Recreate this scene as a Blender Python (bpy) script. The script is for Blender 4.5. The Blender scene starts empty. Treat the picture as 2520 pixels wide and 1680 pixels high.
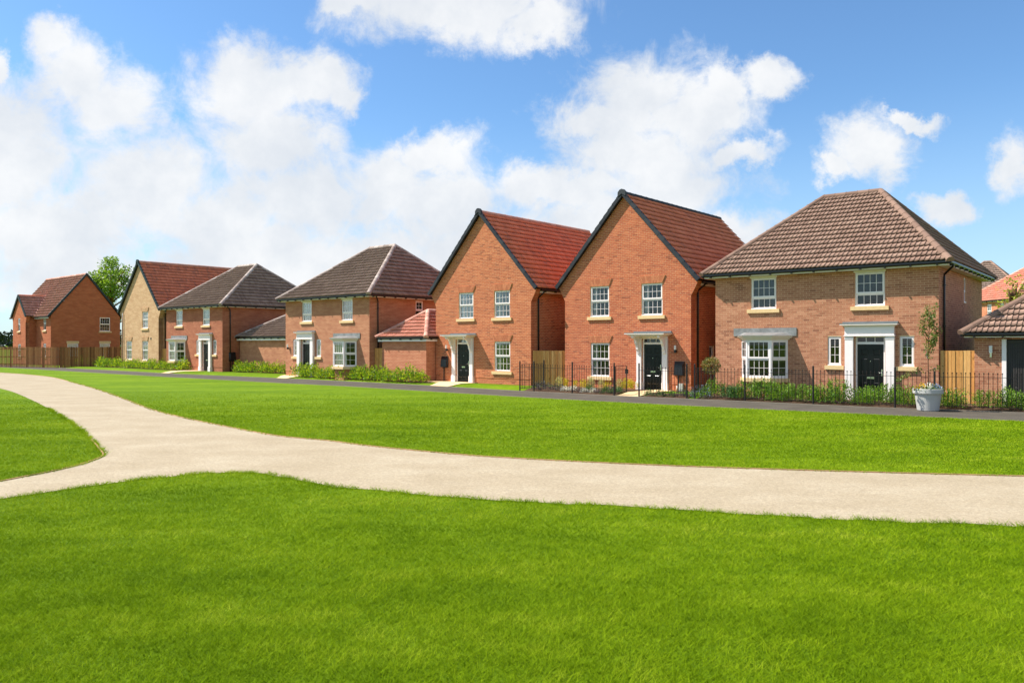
import bpy, bmesh, math, random
import numpy as np
from mathutils import Vector, Matrix
from mathutils.geometry import tessellate_polygon

R = math.radians
random.seed(7)
RNG = np.random.default_rng(7)
SC = bpy.context.scene
COL = SC.collection

# ------------------------------------------------------------------ camera
cam = bpy.data.cameras.new('camera')
cam.sensor_width = 36.0
cam.lens = 36.0 * 1910.0 / 2520.0
cam.shift_y = 5.0 / 2520.0
cam.clip_start = 0.1
cam.clip_end = 3000.0
cam_ob = bpy.data.objects.new('camera', cam)
COL.objects.link(cam_ob)
CZ = 2.05
cam_ob.location = (0, 0, CZ)
cam_ob.rotation_euler = (R(90), 0, 0)
SC.camera = cam_ob

# ------------------------------------------------------------------ light
TO_SUN = Vector((-0.796, 0.117, 1.0)).normalized()
sun = bpy.data.lights.new('sun', 'SUN')
sun.energy = 5.0
sun.angle = R(0.53)
sun.color = (1.0, 0.95, 0.87)
sun_ob = bpy.data.objects.new('sun', sun)
COL.objects.link(sun_ob)
sun_ob.rotation_euler = TO_SUN.to_track_quat('Z', 'Y').to_euler()
sun_ob.location = (-60, 6, 70)

SC.view_settings.view_transform = 'Standard'
SC.view_settings.look = 'None'
SC.view_settings.gamma = 1.0
SC.view_settings.use_curve_mapping = False
SC.view_settings.exposure = 0.70
SC.render.film_transparent = False
try:
    SC.cycles.max_bounces = 8
    SC.cycles.transparent_max_bounces = 12
    SC.cycles.use_denoising = True
    SC.cycles.sample_clamp_indirect = 6.0
except Exception:
    pass


def N(nt, kind, loc=None, **kw):
    n = nt.nodes.new(kind)
    for k, v in kw.items():
        setattr(n, k, v)
    return n


def setin(n, **kw):
    for k, v in kw.items():
        n.inputs[k.replace('_', ' ')].default_value = v


def math_node(nt, op, a, b=None, c=None, clamp=False):
    n = nt.nodes.new('ShaderNodeMath')
    n.operation = op
    n.use_clamp = clamp
    for i, v in enumerate((a, b, c)):
        if v is None:
            continue
        if isinstance(v, (int, float)):
            n.inputs[i].default_value = v
        else:
            nt.links.new(v, n.inputs[i])
    return n.outputs[0]


def maprange(nt, val, a, b, c, d, smooth=True):
    n = nt.nodes.new('ShaderNodeMapRange')
    n.interpolation_type = 'SMOOTHSTEP' if smooth else 'LINEAR'
    n.clamp = True
    nt.links.new(val, n.inputs[0])
    for i, v in enumerate((a, b, c, d)):
        n.inputs[i + 1].default_value = v
    return n.outputs[0]


def mixrgb(nt, fac, a, b, mode='MIX'):
    n = nt.nodes.new('ShaderNodeMix')
    n.data_type = 'RGBA'
    n.blend_type = mode
    for sock, v in ((n.inputs[0], fac), (n.inputs[6], a), (n.inputs[7], b)):
        if isinstance(v, (int, float)):
            sock.default_value = v
        elif isinstance(v, (tuple, list)):
            sock.default_value = tuple(v) if len(v) == 4 else tuple(v) + (1,)
        else:
            nt.links.new(v, sock)
    return n.outputs[2]


# sky: Nishita air with broken cumulus laid into it by direction
world = bpy.data.worlds.new('World')
SC.world = world
world.use_nodes = True
wt = world.node_tree
wt.nodes.clear()
wout = N(wt, 'ShaderNodeOutputWorld')
bg = N(wt, 'ShaderNodeBackground')
bg.inputs['Strength'].default_value = 0.09
sky = N(wt, 'ShaderNodeTexSky')
sky.sky_type = 'NISHITA'
sky.sun_disc = False
sky.sun_elevation = math.asin(TO_SUN.z)
sky.sun_rotation = math.atan2(TO_SUN.x, TO_SUN.y) % (2 * math.pi)
sky.air_density = 1.0
sky.dust_density = 0.35
sky.ozone_density = 2.2
tc = N(wt, 'ShaderNodeTexCoord')
sep = N(wt, 'ShaderNodeSeparateXYZ')
wt.links.new(tc.outputs['Generated'], sep.inputs[0])
yy = math_node(wt, 'MAXIMUM', sep.outputs['Y'], 0.08)
gx = math_node(wt, 'DIVIDE', sep.outputs['X'], yy)
gz = math_node(wt, 'DIVIDE', sep.outputs['Z'], yy)
gp = N(wt, 'ShaderNodeCombineXYZ')
wt.links.new(gx, gp.inputs[0])
wt.links.new(gz, gp.inputs[1])
# ragged edges: displace the cloud field by noise
wn = N(wt, 'ShaderNodeTexNoise')
wt.links.new(gp.outputs[0], wn.inputs['Vector'])
setin(wn, Scale=8.0, Detail=8.0, Roughness=0.66)
wsub = N(wt, 'ShaderNodeVectorMath', operation='SUBTRACT')
wt.links.new(wn.outputs['Color'], wsub.inputs[0])
wsub.inputs[1].default_value = (0.5, 0.5, 0.5)
wmul = N(wt, 'ShaderNodeVectorMath', operation='SCALE')
wt.links.new(wsub.outputs[0], wmul.inputs[0])
wmul.inputs['Scale'].default_value = 0.13
wadd = N(wt, 'ShaderNodeVectorMath', operation='ADD')
wt.links.new(gp.outputs[0], wadd.inputs[0])
wt.links.new(wmul.outputs[0], wadd.inputs[1])
# cumulus heads: tangent of bearing, tangent of height, half width, half height
CLOUDS = [
    (-0.585, 0.402, 0.045, 0.034), (-0.560, 0.350, 0.050, 0.058), (-0.665, 0.368, 0.018, 0.03),
    (-0.640, 0.245, 0.120, 0.100), (-0.520, 0.300, 0.075, 0.055), (-0.470, 0.205, 0.110, 0.080),
    (-0.600, 0.150, 0.150, 0.070), (-0.380, 0.165, 0.110, 0.062),
    (-0.335, 0.330, 0.085, 0.058), (-0.255, 0.345, 0.070, 0.046), (-0.310, 0.260, 0.082, 0.080),
    (-0.270, 0.180, 0.110, 0.075), (-0.330, 0.110, 0.150, 0.055), (-0.215, 0.320, 0.030, 0.03),
    (-0.110, 0.245, 0.062, 0.032), (-0.155, 0.205, 0.060, 0.050), (-0.090, 0.175, 0.100, 0.060),
    (-0.180, 0.110, 0.110, 0.050), (-0.040, 0.105, 0.130, 0.060), (-0.530, 0.085, 0.190, 0.040),
    (-0.060, 0.440, 0.150, 0.046), (0.030, 0.410, 0.060, 0.030), (-0.190, 0.448, 0.05, 0.02),
    (0.165, 0.320, 0.085, 0.062), (0.110, 0.290, 0.072, 0.036), (0.235, 0.300, 0.070, 0.058),
    (0.165, 0.245, 0.110, 0.050), (0.065, 0.205, 0.110, 0.030), (0.190, 0.200, 0.110, 0.042),
    (0.330, 0.335, 0.042, 0.028), (0.275, 0.330, 0.028, 0.030), (0.290, 0.245, 0.050, 0.020),
    (0.120, 0.150, 0.130, 0.045), (0.270, 0.140, 0.070, 0.032),
    (0.465, 0.250, 0.058, 0.040), (0.500, 0.293, 0.040, 0.013), (0.420, 0.220, 0.026, 0.02),
    (0.555, 0.175, 0.030, 0.023), (0.645, 0.235, 0.030, 0.048),
]
field = None
for cx, cz, rx, rz in CLOUDS:
    s1 = N(wt, 'ShaderNodeVectorMath', operation='SUBTRACT')
    wt.links.new(wadd.outputs[0], s1.inputs[0])
    s1.inputs[1].default_value = (cx, cz, 0)
    s2 = N(wt, 'ShaderNodeVectorMath', operation='MULTIPLY')
    wt.links.new(s1.outputs[0], s2.inputs[0])
    s2.inputs[1].default_value = (1 / rx, 1 / rz, 0)
    s3 = N(wt, 'ShaderNodeVectorMath', operation='LENGTH')
    wt.links.new(s2.outputs[0], s3.inputs[0])
    v = math_node(wt, 'SUBTRACT', 1.22, s3.outputs['Value'])
    field = v if field is None else math_node(wt, 'SMOOTH_MAX', field, v, 0.25)
# the same broken cumulus carries on round the rest of the sky
rn = N(wt, 'ShaderNodeTexNoise')
wt.links.new(tc.outputs['Generated'], rn.inputs['Vector'])
setin(rn, Scale=3.1, Detail=8.0, Roughness=0.58)
rest = maprange(wt, rn.outputs['Fac'], 0.44, 0.62, -0.6, 0.9, False)
rad = N(wt, 'ShaderNodeVectorMath', operation='LENGTH')
wt.links.new(gp.outputs[0], rad.inputs[0])
inside = maprange(wt, rad.outputs['Value'], 0.78, 1.05, 1.0, 0.0)
front = maprange(wt, sep.outputs['Y'], 0.1, 0.3, 0.0, 1.0)
infr = math_node(wt, 'MULTIPLY', inside, front)
fld = N(wt, 'ShaderNodeMix')
wt.links.new(infr, fld.inputs[0])
wt.links.new(rest, fld.inputs[2])
wt.links.new(field, fld.inputs[3])
fine = N(wt, 'ShaderNodeTexNoise')
wt.links.new(tc.outputs['Generated'], fine.inputs['Vector'])
setin(fine, Scale=16.0, Detail=9.0, Roughness=0.66, Distortion=0.4)
fz = math_node(wt, 'MULTIPLY_ADD', fine.outputs['Fac'], 1.9, -0.95)
dens = math_node(wt, 'ADD', fld.outputs[0], fz)
alpha = maprange(wt, dens, -0.14, 0.74, 0.0, 0.97)
lown = N(wt, 'ShaderNodeTexNoise')
wt.links.new(tc.outputs['Generated'], lown.inputs['Vector'])
setin(lown, Scale=7.5, Detail=6.0, Roughness=0.6)
shade = maprange(wt, lown.outputs['Fac'], 0.3, 0.7, 0.0, 1.0)
ccol = mixrgb(wt, shade, (5.25, 5.55, 5.95), (6.8, 6.85, 6.9))
skyc = mixrgb(wt, 1.0, sky.outputs[0], (0.84, 1.10, 1.28), 'MULTIPLY')
hz = maprange(wt, sep.outputs['Z'], 0.0, 0.30, 0.5, 0.0)
skyh = mixrgb(wt, hz, skyc, (4.3, 5.5, 6.6))
final = mixrgb(wt, alpha, skyh, ccol)
wt.links.new(final, bg.inputs['Color'])
wt.links.new(bg.outputs[0], wout.inputs[0])


# ------------------------------------------------------------------ materials
def lin(*c):
    f = lambda v: ((v / 255 + 0.055) / 1.055) ** 2.4 if v > 10 else v / 255 / 12.92
    return tuple(f(v) for v in c) + (1.0,)


def base_mat(name, rough=0.8, spec=0.3):
    m = bpy.data.materials.new(name)
    m.use_nodes = True
    nt = m.node_tree
    p = nt.nodes['Principled BSDF']
    p.inputs['Roughness'].default_value = rough
    p.inputs['Specular IOR Level'].default_value = spec
    return m, nt, p


def rnd_node(nt):
    g = N(nt, 'ShaderNodeNewGeometry')
    oi = N(nt, 'ShaderNodeObjectInfo')
    a = math_node(nt, 'ADD', g.outputs['Random Per Island'], oi.outputs['Random'])
    return math_node(nt, 'FRACT', a)


def pos_noise(nt, scale, detail=4.0, rough=0.55, obj=False, stretch=None):
    if obj:
        src = N(nt, 'ShaderNodeTexCoord').outputs['Object']
    else:
        src = N(nt, 'ShaderNodeNewGeometry').outputs['Position']
    if stretch:
        mp = N(nt, 'ShaderNodeMapping')
        mp.inputs['Scale'].default_value = stretch
        nt.links.new(src, mp.inputs[0])
        src = mp.outputs[0]
    n = N(nt, 'ShaderNodeTexNoise')
    nt.links.new(src, n.inputs['Vector'])
    setin(n, Scale=scale, Detail=detail, Roughness=rough)
    return n.outputs['Fac']


def bump(nt, p, h, strength=0.3, dist=0.01):
    b = N(nt, 'ShaderNodeBump')
    b.inputs['Strength'].default_value = strength
    b.inputs['Distance'].default_value = dist
    nt.links.new(h, b.inputs['Height'])
    nt.links.new(b.outputs[0], p.inputs['Normal'])


def ramp(nt, fac, stops):
    r = N(nt, 'ShaderNodeValToRGB')
    el = r.color_ramp.elements
    while len(el) < len(stops):
        el.new(0.5)
    for e, (pos, c) in zip(el, stops):
        e.position = pos
        e.color = c
    nt.links.new(fac, r.inputs[0])
    return r.outputs[0]


def plain(name, col, rough=0.6, spec=0.4, var=0.12, scale=6.0, bmp=0.0, metal=0.0):
    m, nt, p = base_mat(name, rough, spec)
    p.inputs['Metallic'].default_value = metal
    n = pos_noise(nt, scale, 5.0)
    f = maprange(nt, n, 0.3, 0.7, 1.0 - var, 1.0 + var * 0.6, False)
    cc = N(nt, 'ShaderNodeCombineColor')
    for i in range(3):
        nt.links.new(f, cc.inputs[i])
    c = mixrgb(nt, 1.0, col, cc.outputs[0], 'MULTIPLY')
    nt.links.new(c, p.inputs['Base Color'])
    if bmp:
        bump(nt, p, pos_noise(nt, scale * 8, 5.0), bmp, 0.01)
    return m


def piece_mat(name, stops, rough=0.85, speck=0.18, spscale=60.0, patch=0.0, bmp=0.3, spec=0.25, patchscale=0.8):
    """a material for bricks, tiles and boards: each piece takes its own tone"""
    m, nt, p = base_mat(name, rough, spec)
    r = rnd_node(nt)
    if patch:
        pn = pos_noise(nt, patchscale, 3.0)
        pp = maprange(nt, pn, 0.35, 0.65, -patch, patch, False)
        r = math_node(nt, 'ADD', r, pp, clamp=True)
    c = ramp(nt, r, stops)
    n = pos_noise(nt, spscale, 4.0, 0.65)
    f = maprange(nt, n, 0.3, 0.7, 1 - speck, 1 + speck * 0.7, False)
    cc = N(nt, 'ShaderNodeCombineColor')
    for i in range(3):
        nt.links.new(f, cc.inputs[i])
    c = mixrgb(nt, 1.0, c, cc.outputs[0], 'MULTIPLY')
    nt.links.new(c, p.inputs['Base Color'])
    if bmp:
        bump(nt, p, n, bmp, 0.006)
    return m


def brick_tex(name, c1, c2, mortar, dark):
    """far brickwork, too fine to pick apart: courses of 75 mm in the material"""
    m, nt, p = base_mat(name, 0.88, 0.2)
    t = N(nt, 'ShaderNodeTexCoord')
    s = N(nt, 'ShaderNodeSeparateXYZ')
    nt.links.new(t.outputs['Object'], s.inputs[0])
    cb = N(nt, 'ShaderNodeCombineXYZ')
    nt.links.new(s.outputs['X'], cb.inputs[0])
    nt.links.new(s.outputs['Z'], cb.inputs[1])
    b = N(nt, 'ShaderNodeTexBrick')
    nt.links.new(cb.outputs[0], b.inputs['Vector'])
    b.offset = 0.5
    setin(b, Color1=c1, Color2=c2, Mortar=mortar, Scale=1.0)
    b.inputs['Mortar Size'].default_value = 0.006
    b.inputs['Mortar Smooth'].default_value = 0.1
    b.inputs['Bias'].default_value = 0.0
    b.inputs['Brick Width'].default_value = 0.225
    b.inputs['Row Height'].default_value = 0.075
    n = pos_noise(nt, 1.3, 5.0, 0.6, obj=True, stretch=(1, 1, 3))
    f = maprange(nt, n, 0.35, 0.7, 0.0, 0.55)
    c = mixrgb(nt, f, b.outputs['Color'], dark)
    nt.links.new(c, p.inputs['Base Color'])
    bump(nt, p, b.outputs['Fac'], -0.4, 0.006)
    return m


def stops3(a, b, c):
    return [(0.0, lin(*a)), (0.5, lin(*b)), (1.0, lin(*c))]


M = {}
M['brick_pink'] = piece_mat('brick_pink', [(0, lin(144, 92, 70)), (.12, lin(166, 109, 82)), (.7, lin(178, 120, 91)), (1, lin(189, 133, 103))], speck=.12, patch=0.03, bmp=.15)
M['brick_red'] = piece_mat('brick_red', [(0, lin(148, 76, 54)), (.12, lin(172, 91, 63)), (.7, lin(183, 99, 67)), (1, lin(194, 110, 74))], speck=.12, patch=0.04, bmp=.15)
M['brick_orange'] = piece_mat('brick_orange', [(0, lin(150, 82, 56)), (.12, lin(175, 98, 66)), (.7, lin(187, 107, 71)), (1, lin(198, 118, 79))], speck=.12, patch=0.04, bmp=.15)
M['lintel'] = piece_mat('lintel', stops3((172, 102, 70), (184, 112, 77), (197, 126, 88)), bmp=.15)
M['lintel_buff'] = piece_mat('lintel_buff', stops3((176, 136, 98), (190, 150, 110), (204, 168, 128)), bmp=.15)
M['mortar'] = plain('mortar', lin(228, 192, 146), 0.95, 0.1, 0.12, 40.0, 0.1)
M['mortar_pale'] = plain('mortar_pale', lin(222, 184, 146), 0.95, 0.1, 0.12, 40.0, 0.1)
M['bt_brown'] = brick_tex('brickwork_brown', lin(168, 108, 80), lin(186, 126, 95), lin(210, 168, 128), lin(152, 94, 70))
M['bt_rust'] = brick_tex('brickwork_rust', lin(154, 90, 66), lin(174, 107, 79), lin(192, 142, 108), lin(138, 78, 57))
M['bt_buff'] = brick_tex('brickwork_buff', lin(186, 148, 108), lin(206, 170, 130), lin(208, 178, 142), lin(168, 126, 90))
M['bt_red'] = brick_tex('brickwork_red', lin(166, 90, 58), lin(184, 104, 68), lin(200, 144, 102), lin(150, 80, 53))
M['bt_garage'] = brick_tex('brickwork_garage', lin(178, 106, 78), lin(196, 124, 92), lin(216, 174, 136), lin(164, 96, 70))
M['tile_brown'] = piece_mat('tile_brown', stops3((136, 107, 92), (149, 119, 103), (160, 130, 113)), 0.85, 0.06, 25.0, 0.1, 0.1)
M['ridge_brown'] = piece_mat('ridge_brown', stops3((122, 96, 82), (132, 105, 90), (142, 114, 98)), 0.85, 0.06, 25.0, 0.1, 0.1)
M['tile_grey'] = piece_mat('tile_grey', stops3((136, 113, 100), (150, 126, 112), (162, 139, 124)), 0.85, 0.06, 25.0, 0.1, 0.1)
M['tile_red'] = piece_mat('tile_red', [(0, lin(196, 122, 98)), (.25, lin(216, 128, 96)), (.7, lin(226, 134, 100)), (1, lin(232, 146, 112))], 0.9, 0.07, 18.0, 0.15, 0.1, patchscale=0.8)
M['tile_salmon'] = piece_mat('tile_salmon', stops3((208, 134, 111), (219, 147, 123), (226, 158, 136)), 0.85, 0.08, 18.0, 0.2, 0.1)
M['tile_terracotta'] = piece_mat('tile_terracotta', stops3((180, 130, 113), (194, 144, 126), (204, 155, 138)), 0.85, 0.08, 18.0, 0.2, 0.1)
M['ridge_pink'] = piece_mat('ridge_pink', stops3((186, 130, 112), (204, 150, 130), (220, 176, 156)), 0.8, 0.12, 20.0)
M['ridge_pale'] = piece_mat('ridge_pale', stops3((140, 122, 112), (166, 148, 138), (190, 176, 166)), 0.8, 0.12, 20.0)
M['cap_dark'] = piece_mat('cap_dark', stops3((38, 41, 46), (46, 49, 54), (54, 58, 62)), 0.6, 0.1, 20.0)
M['cap_green'] = plain('verge_green_grey', lin(44, 56, 55), 0.6, 0.3)
M['white'] = plain('white_paint', lin(240, 229, 225), 0.35, 0.4, 0.03, 3.0)
M['white_soft'] = plain('white_board', lin(236, 222, 212), 0.5, 0.35, 0.05, 4.0)
M['stone'] = plain('cast_stone', lin(222, 190, 140), 0.8, 0.25, 0.10, 12.0, 0.15)
M['lead'] = plain('lead_sheet', lin(132, 132, 130), 0.5, 0.5, 0.35, 5.0, 0.4)
M['black'] = plain('black_plastic', lin(22, 22, 24), 0.35, 0.5, 0.2, 8.0)
M['door'] = plain('door_paint', lin(10, 11, 13), 0.28, 0.32, 0.1, 3.0)
M['chrome'] = plain('chrome', lin(215, 215, 212), 0.18, 0.5, 0.05, 5.0, 0.0, 1.0)
M['garage_door'] = plain('garage_door_paint', lin(60, 55, 52), 0.5, 0.3, 0.1, 3.0)
M['soffit'] = plain('soffit_board', lin(206, 198, 180), 0.6, 0.3, 0.05)
M['under'] = plain('roof_underlay', lin(60, 48, 44), 0.9, 0.1)
M['iron'] = plain('railing_iron', lin(34, 29, 28), 0.45, 0.45, 0.3, 20.0)
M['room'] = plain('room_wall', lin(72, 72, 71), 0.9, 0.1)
M['curtain'] = plain('curtain_net', lin(236, 238, 234), 0.9, 0.1, 0.06, 5.0)
M['curtain_grey'] = plain('curtain_grey', lin(150, 152, 146), 0.9, 0.1, 0.06, 5.0)
M['slate'] = plain('slate_sheet', lin(120, 124, 124), 0.5, 0.4, 0.15, 6.0)
M['lamp_glass'] = plain('lamp_glass', lin(230, 228, 222), 0.25, 0.5, 0.02)
M['pot'] = plain('planter_grey', lin(180, 178, 172), 0.5, 0.35, 0.03, 4.0)
M['soil'] = plain('bed_soil', lin(98, 76, 60), 0.95, 0.1, 0.5, 18.0, 1.0)
M['bark'] = plain('bark', lin(122, 88, 66), 0.9, 0.15, 0.3, 25.0, 0.5)
M['stem_grey'] = plain('pale_stem', lin(150, 124, 96), 0.9, 0.15, 0.3, 25.0, 0.4)
M['slab'] = plain('cream_slab', lin(226, 196, 148), 0.85, 0.2, 0.12, 8.0, 0.2)
M['kerb'] = plain('path_edging', lin(140, 130, 115), 0.9, 0.15, 0.15, 10.0)
M['timber_edge'] = plain('timber_edging', lin(176, 138, 96), 0.9, 0.15, 0.25, 10.0)


def wood_mat(name, stops):
    m, nt, p = base_mat(name, 0.8, 0.2)
    r = rnd_node(nt)
    c = ramp(nt, r, stops)
    n = pos_noise(nt, 9.0, 6.0, 0.65, stretch=(6, 6, 0.6))
    k = maprange(nt, n, 0.35, 0.7, 0.72, 1.12, False)
    kn = pos_noise(nt, 5.5, 2.0, 0.5, stretch=(1.6, 1.6, 1))
    k2 = maprange(nt, kn, 0.66, 0.74, 1.0, 0.6)
    k = math_node(nt, 'MULTIPLY', k, k2)
    cc = N(nt, 'ShaderNodeCombineColor')
    for i in range(3):
        nt.links.new(k, cc.inputs[i])
    c = mixrgb(nt, 1.0, c, cc.outputs[0], 'MULTIPLY')
    nt.links.new(c, p.inputs['Base Color'])
    bump(nt, p, n, 0.25, 0.006)
    return m


M['wood_new'] = wood_mat('wood_new', stops3((204, 144, 80), (222, 164, 94), (232, 182, 114)))
M['wood_old'] = wood_mat('wood_old', stops3((108, 72, 42), (146, 100, 60), (174, 126, 80)))


def glass_mat():
    m = bpy.data.materials.new('window_glass')
    m.use_nodes = True
    nt = m.node_tree
    nt.nodes.clear()
    o = N(nt, 'ShaderNodeOutputMaterial')
    tr = N(nt, 'ShaderNodeBsdfTransparent')
    tr.inputs['Color'].default_value = (0.955, 0.965, 0.96, 1)
    gl = N(nt, 'ShaderNodeBsdfGlossy')
    gl.inputs['Roughness'].default_value = 0.02
    fr = N(nt, 'ShaderNodeFresnel')
    fr.inputs['IOR'].default_value = 1.45
    f = math_node(nt, 'MULTIPLY_ADD', fr.outputs[0], 0.7, 0.012)
    mx = N(nt, 'ShaderNodeMixShader')
    nt.links.new(f, mx.inputs[0])
    nt.links.new(tr.outputs[0], mx.inputs[1])
    nt.links.new(gl.outputs[0], mx.inputs[2])
    nt.links.new(mx.outputs[0], o.inputs[0])
    return m


M['glass'] = glass_mat()


def leaf_mat(name, stops, trans=0.35, rough=0.5):
    m = bpy.data.materials.new(name)
    m.use_nodes = True
    nt = m.node_tree
    p = nt.nodes['Principled BSDF']
    p.inputs['Roughness'].default_value = rough
    p.inputs['Specular IOR Level'].default_value = 0.35
    r = rnd_node(nt)
    c = ramp(nt, r, stops)
    nt.links.new(c, p.inputs['Base Color'])
    t = N(nt, 'ShaderNodeBsdfTranslucent')
    c2 = mixrgb(nt, 1.0, c, (1.2, 1.2, 0.6, 1), 'MULTIPLY')
    nt.links.new(c2, t.inputs['Color'])
    mx = N(nt, 'ShaderNodeMixShader')
    mx.inputs[0].default_value = trans
    out = [n for n in nt.nodes if n.type == 'OUTPUT_MATERIAL'][0]
    nt.links.new(p.outputs[0], mx.inputs[1])
    nt.links.new(t.outputs[0], mx.inputs[2])
    nt.links.new(mx.outputs[0], out.inputs[0])
    return m


def gstops(*cs):
    return [(i / (len(cs) - 1), lin(*c)) for i, c in enumerate(cs)]


M['leaf_laurel'] = leaf_mat('leaf_laurel', gstops((60, 100, 42), (108, 150, 38), (158, 182, 34), (194, 202, 50), (86, 122, 74)))
M['leaf_shrub'] = leaf_mat('leaf_shrub', gstops((60, 98, 28), (94, 138, 36), (126, 164, 48), (158, 184, 72)))
M['leaf_dark'] = leaf_mat('leaf_dark', gstops((30, 56, 26), (50, 84, 34), (78, 108, 44)))
M['leaf_sapling'] = leaf_mat('leaf_sapling', gstops((60, 86, 34), (94, 120, 48), (140, 148, 78), (130, 110, 60)))
M['leaf_tree'] = leaf_mat('leaf_tree', gstops((70, 98, 30), (104, 136, 40), (134, 164, 52), (160, 182, 70)), 0.4)
M['leaf_wood'] = leaf_mat('leaf_wood', gstops((30, 42, 30), (40, 54, 36), (52, 66, 42)), 0.15)
M['leaf_photinia'] = leaf_mat('leaf_photinia', gstops((58, 78, 34), (112, 118, 60), (160, 150, 96), (150, 84, 56)))
M['leaf_yellow'] = leaf_mat('leaf_yellow', gstops((150, 150, 24), (204, 190, 30), (224, 206, 60)))
M['leaf_cream'] = leaf_mat('leaf_cream', gstops((120, 130, 74), (196, 192, 130), (222, 214, 166)))
M['leaf_lavender'] = leaf_mat('leaf_lavender', gstops((84, 84, 84), (104, 94, 110), (88, 104, 84)))
M['leaf_heather'] = leaf_mat('leaf_heather', gstops((110, 84, 98), (146, 116, 130), (104, 112, 84)))
M['leaf_green'] = leaf_mat('leaf_green', gstops((52, 92, 44), (78, 118, 60), (100, 140, 80)))
M['leaf_golden'] = leaf_mat('leaf_golden', gstops((120, 140, 40), (160, 168, 50), (186, 170, 60)))
M['flower_white'] = leaf_mat('flower_white', gstops((226, 224, 216), (238, 236, 230)), 0.2)
M['flower_blue'] = leaf_mat('flower_blue', gstops((120, 140, 190), (180, 190, 216)), 0.2)
M['flower_yellow'] = leaf_mat('flower_yellow', gstops((230, 180, 20), (240, 206, 40)), 0.2)


def blade_mat():
    m, nt, p = base_mat('grass_blade', 0.85, 0.06)
    r = rnd_node(nt)
    n1 = pos_noise(nt, 0.45, 4.0, 0.6, stretch=(0.7, 1.5, 1))
    n2 = pos_noise(nt, 3.0, 4.0, 0.6)
    a = math_node(nt, 'MULTIPLY_ADD', r, 0.30, 0.0)
    a = math_node(nt, 'MULTIPLY_ADD', maprange(nt, n1, 0.3, 0.7, 0, 1, False), 0.44, a)
    a = math_node(nt, 'MULTIPLY_ADD', maprange(nt, n2, 0.3, 0.7, 0, 1, False), 0.26, a)
    c = ramp(nt, a, [(0.12, lin(80, 108, 6)), (0.36, lin(108, 137, 10)), (0.58, lin(133, 158, 16)), (0.82, lin(164, 178, 46)), (1.0, lin(192, 184, 96))])
    nt.links.new(c, p.inputs['Base Color'])
    t = N(nt, 'ShaderNodeBsdfTranslucent')
    nt.links.new(c, t.inputs['Color'])
    mx = N(nt, 'ShaderNodeMixShader')
    mx.inputs[0].default_value = 0.3
    out = [q for q in nt.nodes if q.type == 'OUTPUT_MATERIAL'][0]
    nt.links.new(p.outputs[0], mx.inputs[1])
    nt.links.new(t.outputs[0], mx.inputs[2])
    nt.links.new(mx.outputs[0], out.inputs[0])
    return m


M['grass_blade'] = blade_mat()


def ground_mat():
    m, nt, p = base_mat('lawn', 0.9, 0.1)
    n1 = pos_noise(nt, 0.28, 4.0, 0.6, stretch=(0.6, 1.6, 1))
    n2 = pos_noise(nt, 2.3, 5.0, 0.65)
    n3 = pos_noise(nt, 26.0, 5.0, 0.7, stretch=(0.8, 1.4, 1))
    n4 = pos_noise(nt, 160.0, 3.0, 0.7)
    a = math_node(nt, 'MULTIPLY_ADD', n1, 0.75, 0.0)
    a = math_node(nt, 'MULTIPLY_ADD', n2, 0.42, a)
    a = math_node(nt, 'MULTIPLY_ADD', n3, 0.36, a)
    a = math_node(nt, 'MULTIPLY_ADD', n4, 0.30, a)
    a = math_node(nt, 'MULTIPLY', a, 0.546)
    c = ramp(nt, a, [(0.33, lin(71, 96, 5)), (0.44, lin(90, 118, 9)), (0.55, lin(108, 134, 14)), (0.67, lin(136, 154, 40))])
    nt.links.new(c, p.inputs['Base Color'])
    h = math_node(nt, 'ADD', n3, n4)
    bump(nt, p, h, 0.6, 0.03)
    return m


M['lawn'] = ground_mat()


def gravel_mat():
    m, nt, p = base_mat('gravel', 0.92, 0.15)
    n1 = pos_noise(nt, 0.9, 5.0, 0.6, stretch=(0.8, 1.1, 1))
    n2 = pos_noise(nt, 14.0, 5.0, 0.6)
    v = N(nt, 'ShaderNodeTexVoronoi')
    g = N(nt, 'ShaderNodeNewGeometry')
    nt.links.new(g.outputs['Position'], v.inputs['Vector'])
    v.inputs['Scale'].default_value = 58.0
    a = math_node(nt, 'MULTIPLY_ADD', n1, 0.6, 0.0)
    a = math_node(nt, 'MULTIPLY_ADD', n2, 0.4, a)
    c = ramp(nt, a, [(0.3, lin(152, 137, 111)), (0.5, lin(165, 150, 125)), (0.7, lin(178, 165, 141))])
    st = N(nt, 'ShaderNodeSeparateColor')
    nt.links.new(v.outputs['Color'], st.inputs[0])
    f = maprange(nt, st.outputs[0], 0.0, 1.0, 0.80, 1.14, False)
    cc = N(nt, 'ShaderNodeCombineColor')
    for i in range(3):
        nt.links.new(f, cc.inputs[i])
    c = mixrgb(nt, 1.0, c, cc.outputs[0], 'MULTIPLY')
    nt.links.new(c, p.inputs['Base Color'])
    bump(nt, p, v.outputs['Distance'], -0.7, 0.01)
    return m


M['gravel'] = gravel_mat()


def asphalt_mat():
    m, nt, p = base_mat('asphalt', 0.9, 0.2)
    n1 = pos_noise(nt, 1.2, 4.0, 0.6)
    n2 = pos_noise(nt, 90.0, 3.0, 0.7)
    a = math_node(nt, 'MULTIPLY_ADD', n1, 0.5, math_node(nt, 'MULTIPLY', n2, 0.5))
    c = ramp(nt, a, [(0.3, lin(70, 65, 57)), (0.5, lin(84, 78, 69)), (0.7, lin(101, 94, 84))])
    nt.links.new(c, p.inputs['Base Color'])
    bump(nt, p, n2, 0.4, 0.006)
    return m


M['asphalt'] = asphalt_mat()


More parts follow.
